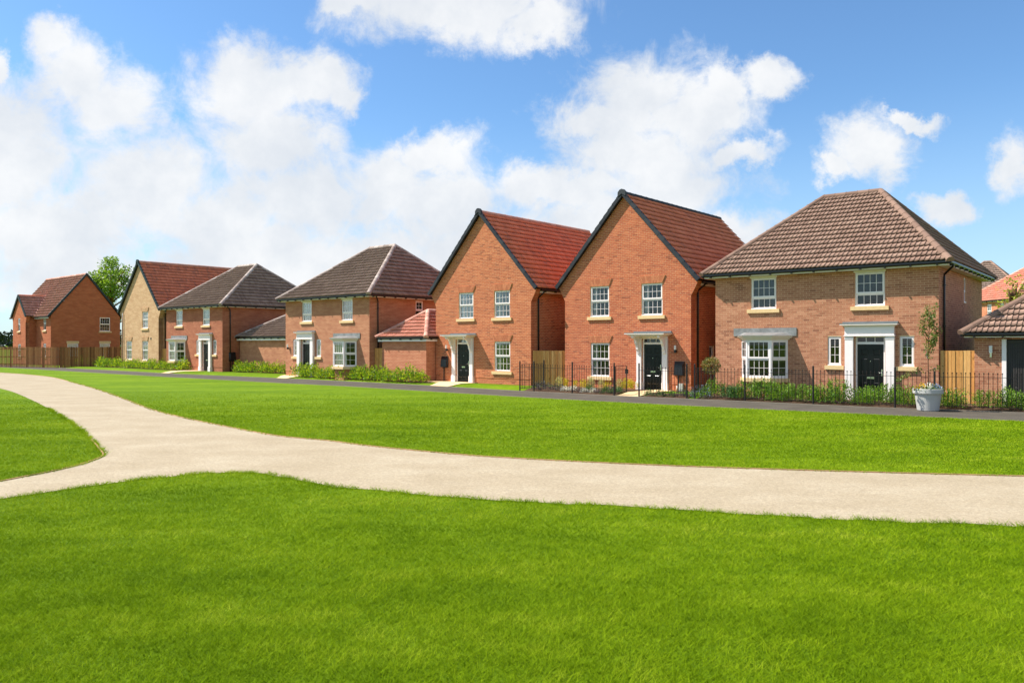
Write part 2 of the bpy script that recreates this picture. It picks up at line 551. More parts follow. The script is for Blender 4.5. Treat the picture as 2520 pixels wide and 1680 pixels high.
# ------------------------------------------------------------------ mesh helpers
class MB:
    def __init__(s):
        s.v = []
        s.f = []

    def add(s, verts, faces, mat=None):
        o = len(s.v)
        if mat is not None:
            verts = [tuple(mat @ Vector(p)) for p in verts]
        s.v.extend(verts)
        s.f.extend([tuple(i + o for i in f) for f in faces])
        return s

    def box(s, x0, x1, y0, y1, z0, z1, mat=None):
        return s.add([(x0, y0, z0), (x1, y0, z0), (x1, y1, z0), (x0, y1, z0), (x0, y0, z1), (x1, y0, z1), (x1, y1, z1), (x0, y1, z1)],
                     [(0, 3, 2, 1), (4, 5, 6, 7), (0, 1, 5, 4), (1, 2, 6, 5), (2, 3, 7, 6), (3, 0, 4, 7)], mat)

    def taper(s, x0, x1, y0, y1, z0, z1, d):
        """box whose sides draw in by d towards -y (a raised panel)"""
        return s.add([(x0, y1, z0), (x1, y1, z0), (x1, y1, z1), (x0, y1, z1), (x0 + d, y0, z0 + d), (x1 - d, y0, z0 + d), (x1 - d, y0, z1 - d), (x0 + d, y0, z1 - d)],
                     [(4, 5, 6, 7), (0, 1, 5, 4), (1, 2, 6, 5), (2, 3, 7, 6), (3, 0, 4, 7)])

    def prism(s, poly, y0, y1, mat=None):
        """polygon in x,z (counter-clockwise seen from -y) run from y0 to y1"""
        n = len(poly)
        v = [(x, y0, z) for x, z in poly] + [(x, y1, z) for x, z in poly]
        f = [tuple(range(n)), tuple(range(2 * n - 1, n - 1, -1))]
        f += [(i, i + n, (i + 1) % n + n, (i + 1) % n) for i in range(n)]
        return s.add(v, f, mat)

    def tube(s, pts, r, n=8, cap=True):
        pts = [Vector(p) for p in pts]
        rr = r if isinstance(r, (list, tuple)) else [r] * len(pts)
        o = len(s.v)
        for i, p in enumerate(pts):
            t = (pts[min(i + 1, len(pts) - 1)] - pts[max(i - 1, 0)]).normalized()
            a = Vector((0, 0, 1)) if abs(t.z) < 0.9 else Vector((1, 0, 0))
            u = t.cross(a).normalized()
            w = t.cross(u)
            for k in range(n):
                an = 2 * math.pi * k / n
                s.v.append(tuple(p + (u * math.cos(an) + w * math.sin(an)) * rr[i]))
        for i in range(len(pts) - 1):
            for k in range(n):
                a = o + i * n + k
                b = o + i * n + (k + 1) % n
                s.f.append((a, b, b + n, a + n))
        if cap:
            s.f.append(tuple(o + k for k in range(n - 1, -1, -1)))
            s.f.append(tuple(o + (len(pts) - 1) * n + k for k in range(n)))
        return s

    def lathe(s, prof, n=24):
        o = len(s.v)
        for r, z in prof:
            for k in range(n):
                a = 2 * math.pi * k / n
                s.v.append((r * math.cos(a), r * math.sin(a), z))
        for i in range(len(prof) - 1):
            for k in range(n):
                a = o + i * n + k
                b = o + i * n + (k + 1) % n
                s.f.append((a, b, b + n, a + n))
        return s

    def mesh(s, name, mat, smooth=False):
        me = bpy.data.meshes.new(name)
        me.from_pydata([tuple(p) for p in s.v], [], s.f)
        me.materials.append(mat)
        if smooth:
            me.polygons.foreach_set('use_smooth', [True] * len(me.polygons))
        me.update()
        return me

    def build(s, name, mat, parent=None, mx=None, smooth=False):
        return link(name, s.mesh(name, mat, smooth), parent, mx)


def link(name, data, parent=None, mx=None):
    o = bpy.data.objects.new(name, data)
    COL.objects.link(o)
    if parent is not None:
        o.parent = parent
    if mx is not None:
        o.matrix_basis = mx
    return o


def tag(o, label, cat=None, group=None, kind=None):
    if label:
        o['label'] = label
    if cat:
        o['category'] = cat
    if group:
        o['group'] = group
    if kind:
        o['kind'] = kind
    return o


def T(x, y, z):
    return Matrix.Translation((x, y, z))


def RZ(a):
    return Matrix.Rotation(a, 4, 'Z')


def thing(name, label, cat, loc=(0, 0, 0), rz=0.0, group=None):
    o = link(name, None, None, T(*loc) @ RZ(rz))
    o.empty_display_size = 0.3
    return tag(o, label, cat, group)


UNIT = {}


def unit_box(mat):
    if mat.name not in UNIT:
        UNIT[mat.name] = MB().box(-.5, .5, -.5, .5, -.5, .5).mesh('piece_' + mat.name, mat)
    return UNIT[mat.name]


def put_box(name, mat, x0, x1, y0, y1, z0, z1, parent, mx=None):
    m = T((x0 + x1) / 2, (y0 + y1) / 2, (z0 + z1) / 2) @ Matrix.Diagonal((x1 - x0, y1 - y0, z1 - z0, 1))
    return link(name, unit_box(mat), parent, m if mx is None else mx @ m)


# ------------------------------------------------------------------ the ground
BACK = [(-60, 83.5), (-44.9, 70.8), (-36.97, 64.19), (-29.06, 57.58), (-23.69, 52.91), (-20.77, 50.65), (-13.83, 45.53), (-9.75, 42.35), (-5.28, 38.6), (0.0, 33.55), (1.79, 32.1), (3.96, 30.2), (6.63, 28.37), (8.17, 27.25), (10.01, 25.84), (11.23, 24.94), (12.0, 24.42), (15.16, 22.75), (24, 17.5), (45, 4.5)]
FRONT = [(-58, 78.6), (-42.72, 65.81), (-33.31, 57.84), (-22.52, 48.76), (-18.75, 45.75), (-12.31, 40.53), (-8.08, 37.35), (-4.68, 34.35), (0.0, 30.15), (3.08, 27.67), (6.33, 25.25), (8.0, 24.13), (10.25, 22.66), (10.89, 22.2), (13.52, 20.5), (22, 15.1), (43, 2)]
NSTREET = Vector((0.6235, 0.782))
TSTREET = Vector((0.782, -0.6235))


def street(x, y):
    return (x - 14.48) * TSTREET.x + (y - 23.24) * TSTREET.y, (x - 14.48) * NSTREET.x + (y - 23.24) * NSTREET.y


BT = [street(*p) for p in BACK]
BTS = np.array([p[0] for p in BT])
BES = np.array([p[1] for p in BT])


def sstep(a, b, x):
    t = min(1, max(0, (x - a) / (b - a)))
    return t * t * (3 - 2 * t)


def gz_at(x, y):
    """height of the ground: level lawn, a little rise to the house fronts, higher plots far behind on the right"""
    t, e = street(x, y)
    d = e - float(np.interp(t, BTS, BES))
    z = 0.10 * sstep(0.12, 1.0, d)
    if d > 15:
        z += 1.35 * sstep(18, 30, d) * sstep(-16, 0, t)
        z += 1.25 * sstep(55, 70, d) * sstep(-16, 0, t)
    return z


def ground_sheet():
    ts = [-900, -500, -250, -150] + list(np.linspace(-110, 60, 120)) + [90, 160, 300, 600, 900]
    ds = [-900, -300, -120, -60, -30, -12, -4, -1, 0, 0.12, 0.3, 0.5, 0.7, 0.85, 1.0, 1.3, 2, 4, 8, 14, 16, 18, 20, 22, 24, 26, 28, 30, 34, 45, 70, 120, 250, 500, 900]
    v = []
    for t in ts:
        eb = float(np.interp(t, BTS, BES))
        for d in ds:
            k = sstep(900, 60, abs(d)) if abs(d) > 60 else 1
            e = eb * k + d
            x = 14.48 + TSTREET.x * t + NSTREET.x * e
            y = 23.24 + TSTREET.y * t + NSTREET.y * e
            v.append((x, y, gz_at(x, y)))
    n = len(ds)
    f = [(i * n + j, (i + 1) * n + j, (i + 1) * n + j + 1, i * n + j + 1) for i in range(len(ts) - 1) for j in range(n - 1)]
    mb = MB()
    mb.v, mb.f = v, f
    o = mb.build('ground', M['lawn'], smooth=True)
    tag(o, 'mown green lawn running up to the house fronts', None, None, 'structure')
    return o


ground_sheet()


def catmull(pts, per=6):
    out = []
    n = len(pts)
    for i in range(n - 1):
        p0, p1, p2, p3 = (np.array(pts[max(0, min(n - 1, k))], float) for k in (i - 1, i, i + 1, i + 2))
        for s in range(per):
            t = s / per
            out.append(tuple(0.5 * ((2 * p1) + (-p0 + p2) * t + (2 * p0 - 5 * p1 + 4 * p2 - p3) * t * t + (-p0 + 3 * p1 - 3 * p2 + p3) * t ** 3)))
    out.append(tuple(pts[-1]))
    return out


def sheet(name, poly, mat, dz, label=None, kind='structure', parent=None, cell=0.0):
    """a flat surface laid on the ground; cell = size of the pieces it is cut into to follow the ground"""
    bm = bmesh.new()
    if cell:
        bm.faces.new([bm.verts.new((x, y, 0)) for x, y in poly])
        xs = [p[0] for p in poly]
        ys = [p[1] for p in poly]
        for ax, lo, hi in (((1, 0, 0), min(xs), max(xs)), ((0, 1, 0), min(ys), max(ys))):
            q = lo + cell
            while q < hi:
                bmesh.ops.bisect_plane(bm, geom=bm.verts[:] + bm.edges[:] + bm.faces[:], plane_co=(q * ax[0], q * ax[1], 0), plane_no=ax)
                q += cell
        bmesh.ops.triangulate(bm, faces=bm.faces[:])
    else:
        vs = [bm.verts.new((x, y, 0)) for x, y in poly]
        for t in tessellate_polygon([[Vector((x, y, 0)) for x, y in poly]]):
            try:
                bm.faces.new([vs[k] for k in t])
            except ValueError:
                pass
    for v in bm.verts:
        v.co.z = gz_at(v.co.x, v.co.y) + dz
    for f in bm.faces:
        f.normal_update()
        if f.normal.z < 0:
            f.normal_flip()
    me = bpy.data.meshes.new(name)
    bm.to_mesh(me)
    bm.free()
    me.materials.append(mat)
    return tag(link(name, me, parent), label, None, None, kind)


def strip(name, a, b, mat, dz, label):
    n = min(len(a), len(b))
    mb = MB()
    mb.v = [(x, y, gz_at(x, y) + dz) for x, y in a[:n]] + [(x, y, gz_at(x, y) + dz) for x, y in b[:n]]
    mb.f = [(i, i + 1, n + i + 1, n + i) for i in range(n - 1)]
    o = mb.build(name, mat)
    return tag(o, label, None, None, 'structure')


def resample(pts, n):
    p = np.array(pts, float)
    s = np.concatenate([[0], np.cumsum(np.hypot(*np.diff(p, axis=0).T))])
    q = np.linspace(0, s[-1], n)
    return list(zip(np.interp(q, s, p[:, 0]), np.interp(q, s, p[:, 1])))


def offset(pts, d):
    """shift a line sideways by d along the street normal"""
    out = []
    for i, p in enumerate(pts):
        a = Vector(pts[max(0, i - 1)])
        b = Vector(pts[min(len(pts) - 1, i + 1)])
        t = (b - a).normalized()
        out.append((p[0] - t.y * d, p[1] + t.x * d))
    return out


back = resample(catmull(BACK), 160)
front = resample(catmull(FRONT), 160)
strip('footpath', front, back, M['asphalt'], 0.008, 'dark tarmac footpath along the house fronts')


def edging(name, line, w, mat, h, label):
    n = len(line)
    b = offset(line, w)
    mb = MB()
    for q, dz in ((line, h), (b, h), (line, -0.02), (b, -0.02)):
        mb.v += [(x, y, gz_at(x, y) + dz) for x, y in q]
    for i in range(n - 1):
        mb.f += [(i, i + 1, n + i + 1, n + i), (2 * n + i, 2 * n + i + 1, i + 1, i), (n + i, n + i + 1, 3 * n + i + 1, 3 * n + i)]
    o = mb.build(name, mat)
    return tag(o, label, None, None, 'structure')


edging('path_edging', back, 0.05, M['kerb'], 0.028, 'pale concrete edging along the back of the tarmac path')
edging('path_edging', offset(front, -0.05), 0.05, M['kerb'], 0.014, 'pale concrete edging between the tarmac path and the lawn')

G_TOP = [(-62, 74), (-47, 63.2), (-35.87, 54.38), (-32.37, 51.52), (-28.03, 47.17), (-23.85, 41.79), (-18.57, 34.71), (-14.72, 29.22), (-11.28, 24.21), (-9.07, 21.4), (-7.11, 19.19), (-5.22, 17.2), (-3.86, 16.31), (-2.93, 15.54), (-1.71, 14.73), (-0.26, 13.93), (2.25, 13.07), (4.84, 12.47), (7.88, 11.94), (14, 11.0), (30, 8.8)]
G_LOW = [(30, 4.3), (12, 7.6), (5.74, 8.71), (3.54, 9.11), (1.67, 9.7), (-0.45, 10.22), (-2.06, 10.91), (-2.64, 11.16), (-3.5, 11.9), (-4.15, 12.32), (-4.75, 12.3), (-5.23, 11.98), (-5.55, 11.75), (-5.94, 11.3), (-6.42, 10.7), (-6.95, 9.9), (-8.2, 8.0), (-12, 2)]
G_ISL = [(-14, 3), (-9.1, 9.2), (-7.75, 11.2), (-7.45, 12.03), (-7.31, 12.71), (-7.3, 13.4), (-7.45, 14.16), (-8.01, 15.09), (-9.19, 16.89), (-11.67, 20.46), (-15.46, 25.59), (-20.23, 31.73), (-23.33, 35.37), (-32, 45), (-50, 60), (-64, 71)]
g_top = catmull(G_TOP)
g_low = catmull(G_LOW)
g_isl = catmull(G_ISL)


def ragged(line, amp):
    out = []
    for i, (x, y) in enumerate(resample(line, int(len(line) * 3))):
        k = amp * (math.sin(x * 7.3 + y * 3.1) + .7 * math.sin(x * 17.0 - y * 11.0) + random.uniform(-.8, .8))
        out.append((x + k * .3, y + k))
    return out


g_low = ragged(g_low, .022)
GRAVEL = g_top + g_low + g_isl
sheet('gravel_path', GRAVEL, M['gravel'], 0.006, 'pale buff gravel path forking across the lawn')
edging('gravel_edging', g_top, 0.03, M['timber_edge'], 0.022, 'thin timber edging along the far side of the gravel path')
edging('gravel_edging', g_isl[6:48], 0.03, M['timber_edge'], 0.02, 'thin timber edging round the grass island')


# ------------------------------------------------------------------ bricks, tiles
BH, BL, BJ = 0.075, 0.215, 0.010


def interval_cut(segs, a, b):
    out = []
    for s0, s1 in segs:
        if b <= s0 or a >= s1:
            out.append((s0, s1))
        else:
            if a > s0:
                out.append((s0, a))
            if b < s1:
                out.append((b, s1))
    return out


def wall(house, frame, Lf, Rf, ztop, zbreaks, holes, mat_wall, mat_brick=None, singles=0, plinth=None, zbase=-0.15, reveal=0.12, near=None, kneel=0.0, mat_kneel=None):
    """one wall: the mortar or far-brick face with its openings, and on near houses its bricks"""
    xs = sorted({v for h in holes for v in h[:2]} | {-9.0, 99.0})
    zs = sorted({v for h in holes for v in h[2:4]} | {zbase, ztop} | set(zbreaks) | ({plinth} if plinth else set()))
    mb = MB()
    kn = MB()
    for z0, z1 in zip(zs, zs[1:]):
        py = 0.018 if plinth and z1 <= plinth + 1e-6 else 0.0
        for x0, x1 in zip(xs, xs[1:]):
            cx, cz = (x0 + x1) / 2, (z0 + z1) / 2
            if any(h[0] < cx < h[1] and h[2] < cz < h[3] for h in holes):
                continue
            a0, a1 = (min(max(q, Lf(z0)), Rf(z0)) for q in (x0, x1))
            b0, b1 = (min(max(q, Lf(z1)), Rf(z1)) for q in (x0, x1))
            if a1 - a0 < 1e-4 and b1 - b0 < 1e-4:
                continue
            mb.add([(a0, py, z0), (a1, py, z0), (b1, py, z1), (b0, py, z1)], [(0, 1, 2, 3)])
        if kneel:
            for fn, sgn in ((Lf, -1), (Rf, 1)):
                q = [(fn(z0), py, z0), (fn(z0), kneel, z0), (fn(z1), kneel, z1), (fn(z1), py, z1)]
                kn.add(q, [(0, 1, 2, 3) if sgn > 0 else (3, 2, 1, 0)])
    if plinth:
        mb.add([(Lf(plinth), 0, plinth), (Rf(plinth), 0, plinth), (Rf(plinth), .018, plinth), (Lf(plinth), .018, plinth)], [(0, 3, 2, 1)])
    for x0, x1, z0, z1 in [h[:4] for h in holes]:
        mb.add([(x0, 0, z0), (x0, reveal, z0), (x0, reveal, z1), (x0, 0, z1)], [(0, 1, 2, 3)])
        mb.add([(x1, 0, z0), (x1, reveal, z0), (x1, reveal, z1), (x1, 0, z1)], [(3, 2, 1, 0)])
        mb.add([(x0, 0, z1), (x1, 0, z1), (x1, reveal, z1), (x0, reveal, z1)], [(0, 3, 2, 1)])
        mb.add([(x0, 0, z0), (x1, 0, z0), (x1, reveal, z0), (x0, reveal, z0)], [(0, 1, 2, 3)])
    wo = mb.build('wall', mat_wall, house, frame)
    if kneel:
        kn.build('kneeler', mat_kneel or mat_wall, house, frame)
    if not mat_brick:
        return wo
    full, cut = [], MB()
    proud = 0.0025
    z = math.floor(zbase / BH) * BH
    row = 0
    while z + 0.03 < ztop:
        zb, zt = z + BJ / 2, z + BH - BJ / 2
        py = 0.018 if plinth and zt <= plinth + 0.02 else 0.0
        segs = [(min(Lf(zb), Lf(zt)), max(Rf(zb), Rf(zt)))]
        for h in holes:
            if min(zt, h[3]) - max(zb, h[2]) > 0.5 * (zt - zb):
                segs = interval_cut(segs, h[0], h[1])
        off = 0.0 if row % 2 == 0 else 0.1125
        for s0, s1 in segs:
            k = math.floor((s0 - off) / 0.225)
            while True:
                x0 = k * 0.225 + off + BJ / 2
                if x0 >= s1:
                    break
                x1 = x0 + BL
                k += 1
                lo = [min(max(x0, s0, Lf(q)), Rf(q)) for q in (zb, zt)]
                hi = [max(min(x1, s1, Rf(q)), Lf(q)) for q in (zb, zt)]
                if hi[0] - lo[0] < 0.012 and hi[1] - lo[1] < 0.012:
                    continue
                whole = abs(hi[0] - lo[0] - BL) < 1e-4 and abs(hi[1] - lo[1] - BL) < 1e-4
                pr = py - proud - random.uniform(-.0008, .0012)
                if whole and singles:
                    full.append((x0, zb, pr))
                else:
                    hi = [max(a, b) for a, b in zip(lo, hi)]
                    add_brick(cut, lo[0], hi[0], lo[1], hi[1], zb, zt, pr, py)
        z += BH
        row += 1
    if singles and full:
        ref = Vector(near)
        full.sort(key=lambda b: (Vector((b[0], b[1])) - ref).length)
        me = MB()
        add_brick(me, -BL / 2, BL / 2, -BL / 2, BL / 2, -.0325, .0325, -.004, .006)
        me = me.mesh('brick', mat_brick)
        for x0, zb, pr in full[:singles]:
            link('brick', me, wo, T(x0 + BL / 2, pr + .004, zb + .0325))
        for x0, zb, pr in full[singles:]:
            add_brick(cut, x0, x0 + BL, x0, x0 + BL, zb, zb + .065, pr, pr + .009)
    bo = cut.build('bricks', mat_brick, wo)
    tag(bo, None, None, None, 'stuff')
    return wo


def add_brick(mb, a0, a1, b0, b1, zb, zt, y0, y1):
    mb.add([(a0, y0, zb), (a1, y0, zb), (b1, y0, zt), (b0, y0, zt), (a0, y1, zb), (a1, y1, zb), (b1, y1, zt), (b0, y1, zt)],
           [(0, 1, 2, 3), (0, 4, 5, 1), (1, 5, 6, 2), (2, 6, 7, 3), (3, 7, 4, 0)])


PROFILE = [(0.0, 0.002), (0.10, -0.002), (0.45, 0.002), (0.68, 0.012), (0.84, 0.027), (0.93, 0.031), (1.0, 0.012)]


def tile_verts(w, g):
    """one pantile: x across, y up the slope, z off the slope"""
    v, f = [], []
    n = len(PROFILE)
    for t, h in PROFILE:
        v.append((t * w, -0.012, h + 0.047))
    for t, h in PROFILE:
        v.append((t * w, g, h + 0.004))
    for t, h in PROFILE:
        v.append((t * w, 0.030, h + 0.008))
    for i in range(n - 1):
        f.append((i, i + 1, n + i + 1, n + i))
        f.append((2 * n + i, 2 * n + i + 1, i + 1, i))
    f.append((n - 1, 3 * n - 1, 2 * n - 1))
    return v, f


def slope_frame(p_left, p_right, p_up):
    """frame of a roof slope: origin at the left end of its eaves, x along the eaves, y up the slope, z off it"""
    x = (Vector(p_right) - Vector(p_left)).normalized()
    u = Vector(p_up) - Vector(p_left)
    u = u - x * u.dot(x)
    y = u.normalized()
    z = x.cross(y)
    m = Matrix((x, y, z)).transposed().to_4x4()
    return T(*p_left) @ m, u.length


def tile_slope(roof, frame, width, length, mat, clips=(), rows=16, pan=0.15, singles=0, near=(0, 0), xmin=0.0):
    g = length / rows
    cols = int(round(width / pan))
    w = width / cols
    tv, tf = tile_verts(w, g)
    tv = np.array(tv)
    nv = len(tv)
    whole, rest = [], []
    for r in range(rows):
        for c in range(cols):
            x, y = xmin + c * w, r * g
            cn = [(x, y), (x + w, y), (x, y + g), (x + w, y + g)]
            ins = [all((px - q[0]) * n_[0] + (py - q[1]) * n_[1] <= 1e-6 for q, n_ in clips) for px, py in cn]
            if not any(ins):
                continue
            (whole if all(ins) else rest).append((x, y, random.uniform(-.003, .004)))
    if singles:
        whole.sort(key=lambda t: (t[0] - near[0]) ** 2 + (t[1] - near[1]) ** 2)
        mb = MB()
        mb.v = [tuple(p) for p in tv]
        mb.f = tf
        me = mb.mesh('tile', mat, True)
        for x, y, dz in whole[:singles]:
            link('tile', me, roof, frame @ T(x, y, dz))
        whole = whole[singles:]
    allv, allf = [], []
    for i, (x, y, dz) in enumerate(whole + rest):
        allv.append(tv + np.array([x, y, dz]))
        allf += [tuple(k + i * nv for k in f) for f in tf]
    if not allv:
        return
    me = bpy.data.meshes.new('tiles')
    me.from_pydata(np.concatenate(allv).tolist(), [], allf)
    if clips:
        bm = bmesh.new()
        bm.from_mesh(me)
        for q, n_ in clips:
            bmesh.ops.bisect_plane(bm, geom=bm.verts[:] + bm.edges[:] + bm.faces[:], plane_co=(q[0], q[1], 0), plane_no=(n_[0], n_[1], 0), clear_outer=True, clear_inner=False)
        bm.to_mesh(me)
        bm.free()
    me.materials.append(mat)
    me.polygons.foreach_set('use_smooth', [True] * len(me.polygons))
    o = link('tiles', me, roof, frame)
    tag(o, None, None, None, 'stuff')


CAP = {}


def cap_mesh(mat, length, r):
    key = (mat.name, round(length, 3), r)
    if key not in CAP:
        mb = MB()
        n = 9
        for yy_, rr, t in ((0, r * 1.06, 0), (0.02, r * 1.08, 0), (0.03, r, 0), (length * 1.02, r * 0.97, 0)):
            for k in range(n):
                a = R(-104 + 208 * k / (n - 1))
                mb.v.append((rr * math.sin(a), yy_, rr * math.cos(a) - r * 0.55))
        for i in range(3):
            for k in range(n - 1):
                a = i * n + k
                mb.f.append((a, a + n, a + n + 1, a + 1))
        mb.f.append(tuple(range(n)))
        CAP[key] = mb.mesh('ridge_tile', mat, False)
    return CAP[key]


def ridge_run(roof, p0, p1, mat, seg=0.43, r=0.125, lift=0.05):
    p0, p1 = Vector(p0), Vector(p1)
    d = p1 - p0
    n = max(1, int(round(d.length / seg)))
    L = d.length / n
    y = d.normalized()
    x = y.cross(Vector((0, 0, 1))).normalized()
    z = x.cross(y)
    m = Matrix((x, y, z)).transposed().to_4x4()
    me = cap_mesh(mat, L, r)
    for i in range(n):
        p = p0 + d * (i / n) + z * lift
        link('ridge_tile', me, roof, T(*p) @ m @ Matrix.Rotation(R(random.uniform(-1, 1)), 4, 'Y'))


def gutter(house, p0, p1, out, brackets=True, mat=None):
    """half-round gutter from p0 to p1, out = sideways direction"""
    mat = mat or M['black']
    p0, p1, out = Vector(p0), Vector(p1), Vector(out)
    d = (p1 - p0)
    y = d.normalized()
    up = Vector((0, 0, 1))
    mb = MB()
    prof = [(0.0, 0.045), (0.0, -0.01), (0.018, -0.042), (0.055, -0.058), (0.092, -0.042), (0.11, -0.01), (0.11, 0.045), (0.098, 0.045), (0.012, 0.045)]
    n = len(prof)
    for p in (p0, p1):
        for a, b in prof:
            mb.v.append(tuple(p + out * a + up * b))
    for i in range(n):
        j = (i + 1) % n
        mb.f.append((i, j, n + j, n + i))
    mb.f += [tuple(range(n)), tuple(range(2 * n - 1, n - 1, -1))]
    g = mb.build('gutter', mat, house)
    if brackets:
        k = int(d.length / 0.82)
        ax = out.normalized()
        m = Matrix((y, -ax, up)).transposed().to_4x4()
        for i in range(k + 1):
            p = p0 + d * ((i + .4) / (k + .8))
            put_box('gutter_bracket', mat, -.02, .02, -.125, 0.0, -.095, -.04, g, T(*p) @ m)
    return g


def downpipe(house, x, y, ztop, out, zbot=0.05, gut=None):
    """pipe down a wall at (x, y); out = outward unit vector, gut = offset of the gutter outlet"""
    o = Vector(out + (0,))
    b = Vector((x, y, 0)) + o * 0.06
    pts = []
    if gut:
        gp = Vector(gut)
        pts += [gp + Vector((0, 0, .02)), gp - Vector((0, 0, .10)), Vector((b.x, b.y, gp.z - 0.32))]
    else:
        pts += [Vector((b.x, b.y, ztop))]
    pts += [Vector((b.x, b.y, pts[-1].z - 0.08)), Vector((b.x, b.y, zbot))]
    p = MB().tube(pts, 0.036, 10).build('downpipe', M['black'], house, None, True)
    for zz in (3.95, 2.6, 1.2):
        MB().tube([(b.x, b.y, zz), (b.x, b.y, zz + .05)], 0.047, 10).build('pipe_clip', M['black'], p)
    return p


# ------------------------------------------------------------------ windows and doors
def sash(mb, panes, x0, x1, z0, z1, cols, rows, fw, y0, y1, mx, bar=0.014):
    mb.box(x0, x0 + fw, y0, y1, z0, z1, mx)
    mb.box(x1 - fw, x1, y0, y1, z0, z1, mx)
    mb.box(x0 + fw, x1 - fw, y0, y1, z0, z0 + fw, mx)
    mb.box(x0 + fw, x1 - fw, y0, y1, z1 - fw, z1, mx)
    a0, a1, b0, b1 = x0 + fw, x1 - fw, z0 + fw, z1 - fw
    ym = y0 + 0.028
    for c in range(1, cols):
        x = a0 + (a1 - a0) * c / cols
        mb.box(x - bar / 2, x + bar / 2, ym - .012, ym + .010, b0, b1, mx)
    for r in range(1, rows):
        z = b0 + (b1 - b0) * r / rows
        mb.box(a0, a1, ym - .0105, ym + .0085, z - bar / 2, z + bar / 2, mx)
    for c in range(cols):
        for r in range(rows):
            px0 = a0 + (a1 - a0) * c / cols + (bar / 2 if c else 0)
            px1 = a0 + (a1 - a0) * (c + 1) / cols - (bar / 2 if c < cols - 1 else 0)
            pz0 = b0 + (b1 - b0) * r / rows + (bar / 2 if r else 0)
            pz1 = b0 + (b1 - b0) * (r + 1) / rows - (bar / 2 if r < rows - 1 else 0)
            panes.append((px0, px1, ym, pz0, pz1, mx))


def put_panes(parent, panes):
    for x0, x1, y, z0, z1, mx in panes:
        put_box('pane', M['glass'], x0, x1, y - .003, y + .003, z0, z1, parent, mx)


def drape(parent, x0, x1, z0, z1, y, mat, amp=0.025, n=None, mx=None):
    n = n or max(6, int((x1 - x0) / 0.035))
    mb = MB()
    for i in range(n + 1):
        x = x0 + (x1 - x0) * i / n
        yy_ = y + amp * math.sin(i * 1.9 + x * 3)
        mb.v += [(x, yy_, z0), (x, yy_, z1)]
    mb.f = [(2 * i, 2 * i + 2, 2 * i + 3, 2 * i + 1) for i in range(n)]
    return mb.build('curtain', mat, parent, mx, True)


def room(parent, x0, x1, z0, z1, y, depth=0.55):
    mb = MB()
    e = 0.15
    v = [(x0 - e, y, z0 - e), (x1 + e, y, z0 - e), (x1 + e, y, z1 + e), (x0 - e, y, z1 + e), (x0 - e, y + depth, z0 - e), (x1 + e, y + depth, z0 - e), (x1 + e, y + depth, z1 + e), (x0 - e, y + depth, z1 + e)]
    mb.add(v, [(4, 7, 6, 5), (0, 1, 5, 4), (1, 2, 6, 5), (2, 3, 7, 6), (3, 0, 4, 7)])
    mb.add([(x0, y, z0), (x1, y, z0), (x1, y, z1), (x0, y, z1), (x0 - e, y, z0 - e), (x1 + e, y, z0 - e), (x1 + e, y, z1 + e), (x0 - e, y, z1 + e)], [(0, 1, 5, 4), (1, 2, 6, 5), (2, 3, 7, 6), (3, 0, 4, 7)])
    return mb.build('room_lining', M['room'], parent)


def window(house, frame, x0, x1, z0, z1, upper=(4, 2), lower=(4, 2), split=0.5, dress=None, sill=True, over=0.14, setback=0.05, sill_z=0.14, panes_on=True):
    """sash-style window set in its opening; x, z in the wall's own frame"""
    w, h = x1 - x0, z1 - z0
    mb = MB()
    panes = []
    f = 0.045
    y = setback
    if lower:
        zs = h * split
        mb.box(0, f, y, y + .07, 0, h)
        mb.box(w - f, w, y, y + .07, 0, h)
        mb.box(f, w - f, y, y + .07, h - f, h)
        mb.box(f, w - f, y, y + .07, 0, f)
        mb.box(f, w - f, y - .004, y + .066, zs - .022, zs + .022)
        mb.box(-.01, w + .01, y - .05, y + .01, -.004, .03)
        sash(mb, panes, f - .012, w - f + .012, zs + .018, h - f + .012, upper[0], upper[1], 0.052, y - .022, y + .04, None)
        sash(mb, panes, f + .002, w - f - .002, f + .002, zs - .024, lower[0], lower[1], 0.024, y + .012, y + .05, None)
    else:
        mb.box(0, f, y, y + .07, 0, h)
        mb.box(w - f, w, y, y + .07, 0, h)
        mb.box(f, w - f, y, y + .07, h - f, h)
        mb.box(f, w - f, y, y + .07, 0, f)
        mb.box(-.01, w + .01, y - .05, y + .01, -.004, .03)
        sash(mb, panes, f - .012, w - f + .012, f - .012, h - f + .012, upper[0], upper[1], 0.055, y - .02, y + .04, None)
    wo = mb.build('window', M['white'], house, frame @ T(x0, 0, z0))
    if panes_on:
        put_panes(wo, panes)
    else:
        put_box('pane', M['glass'], f, w - f, y + .01, y + .016, f, h - f, wo)
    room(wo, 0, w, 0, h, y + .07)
    if dress == 'net':
        drape(wo, .03, w - .03, .02, h - .02, y + .075, M['curtain'], 0.008)
    elif dress == 'left':
        drape(wo, .03, w * .3, .02, h - .02, y + .11, M['curtain_grey'], 0.015)
    elif dress == 'sides':
        drape(wo, .03, w * .2, .02, h - .02, y + .11, M['curtain_grey'], 0.015)
        drape(wo, w * .82, w - .03, .02, h - .02, y + .11, M['curtain_grey'], 0.015)
    elif dress == 'blind':
        put_box('blind', M['room'], .02, w - .02, y + .13, y + .14, .02, h - .02, wo)
    elif dress == 'slats':
        k = int(h / .06)
        for i in range(k):
            put_box('blind_slat', M['curtain_grey'], .03, w - .03, y + .10, y + .14, .05 + i * .06, .062 + i * .06, wo)
    if sill:
        MB().prism([(-over, -sill_z), (w + over, -sill_z), (w + over, -.004), (-over, -.004)], -.075, .06).build('window_sill', M['stone'], wo)
    return wo


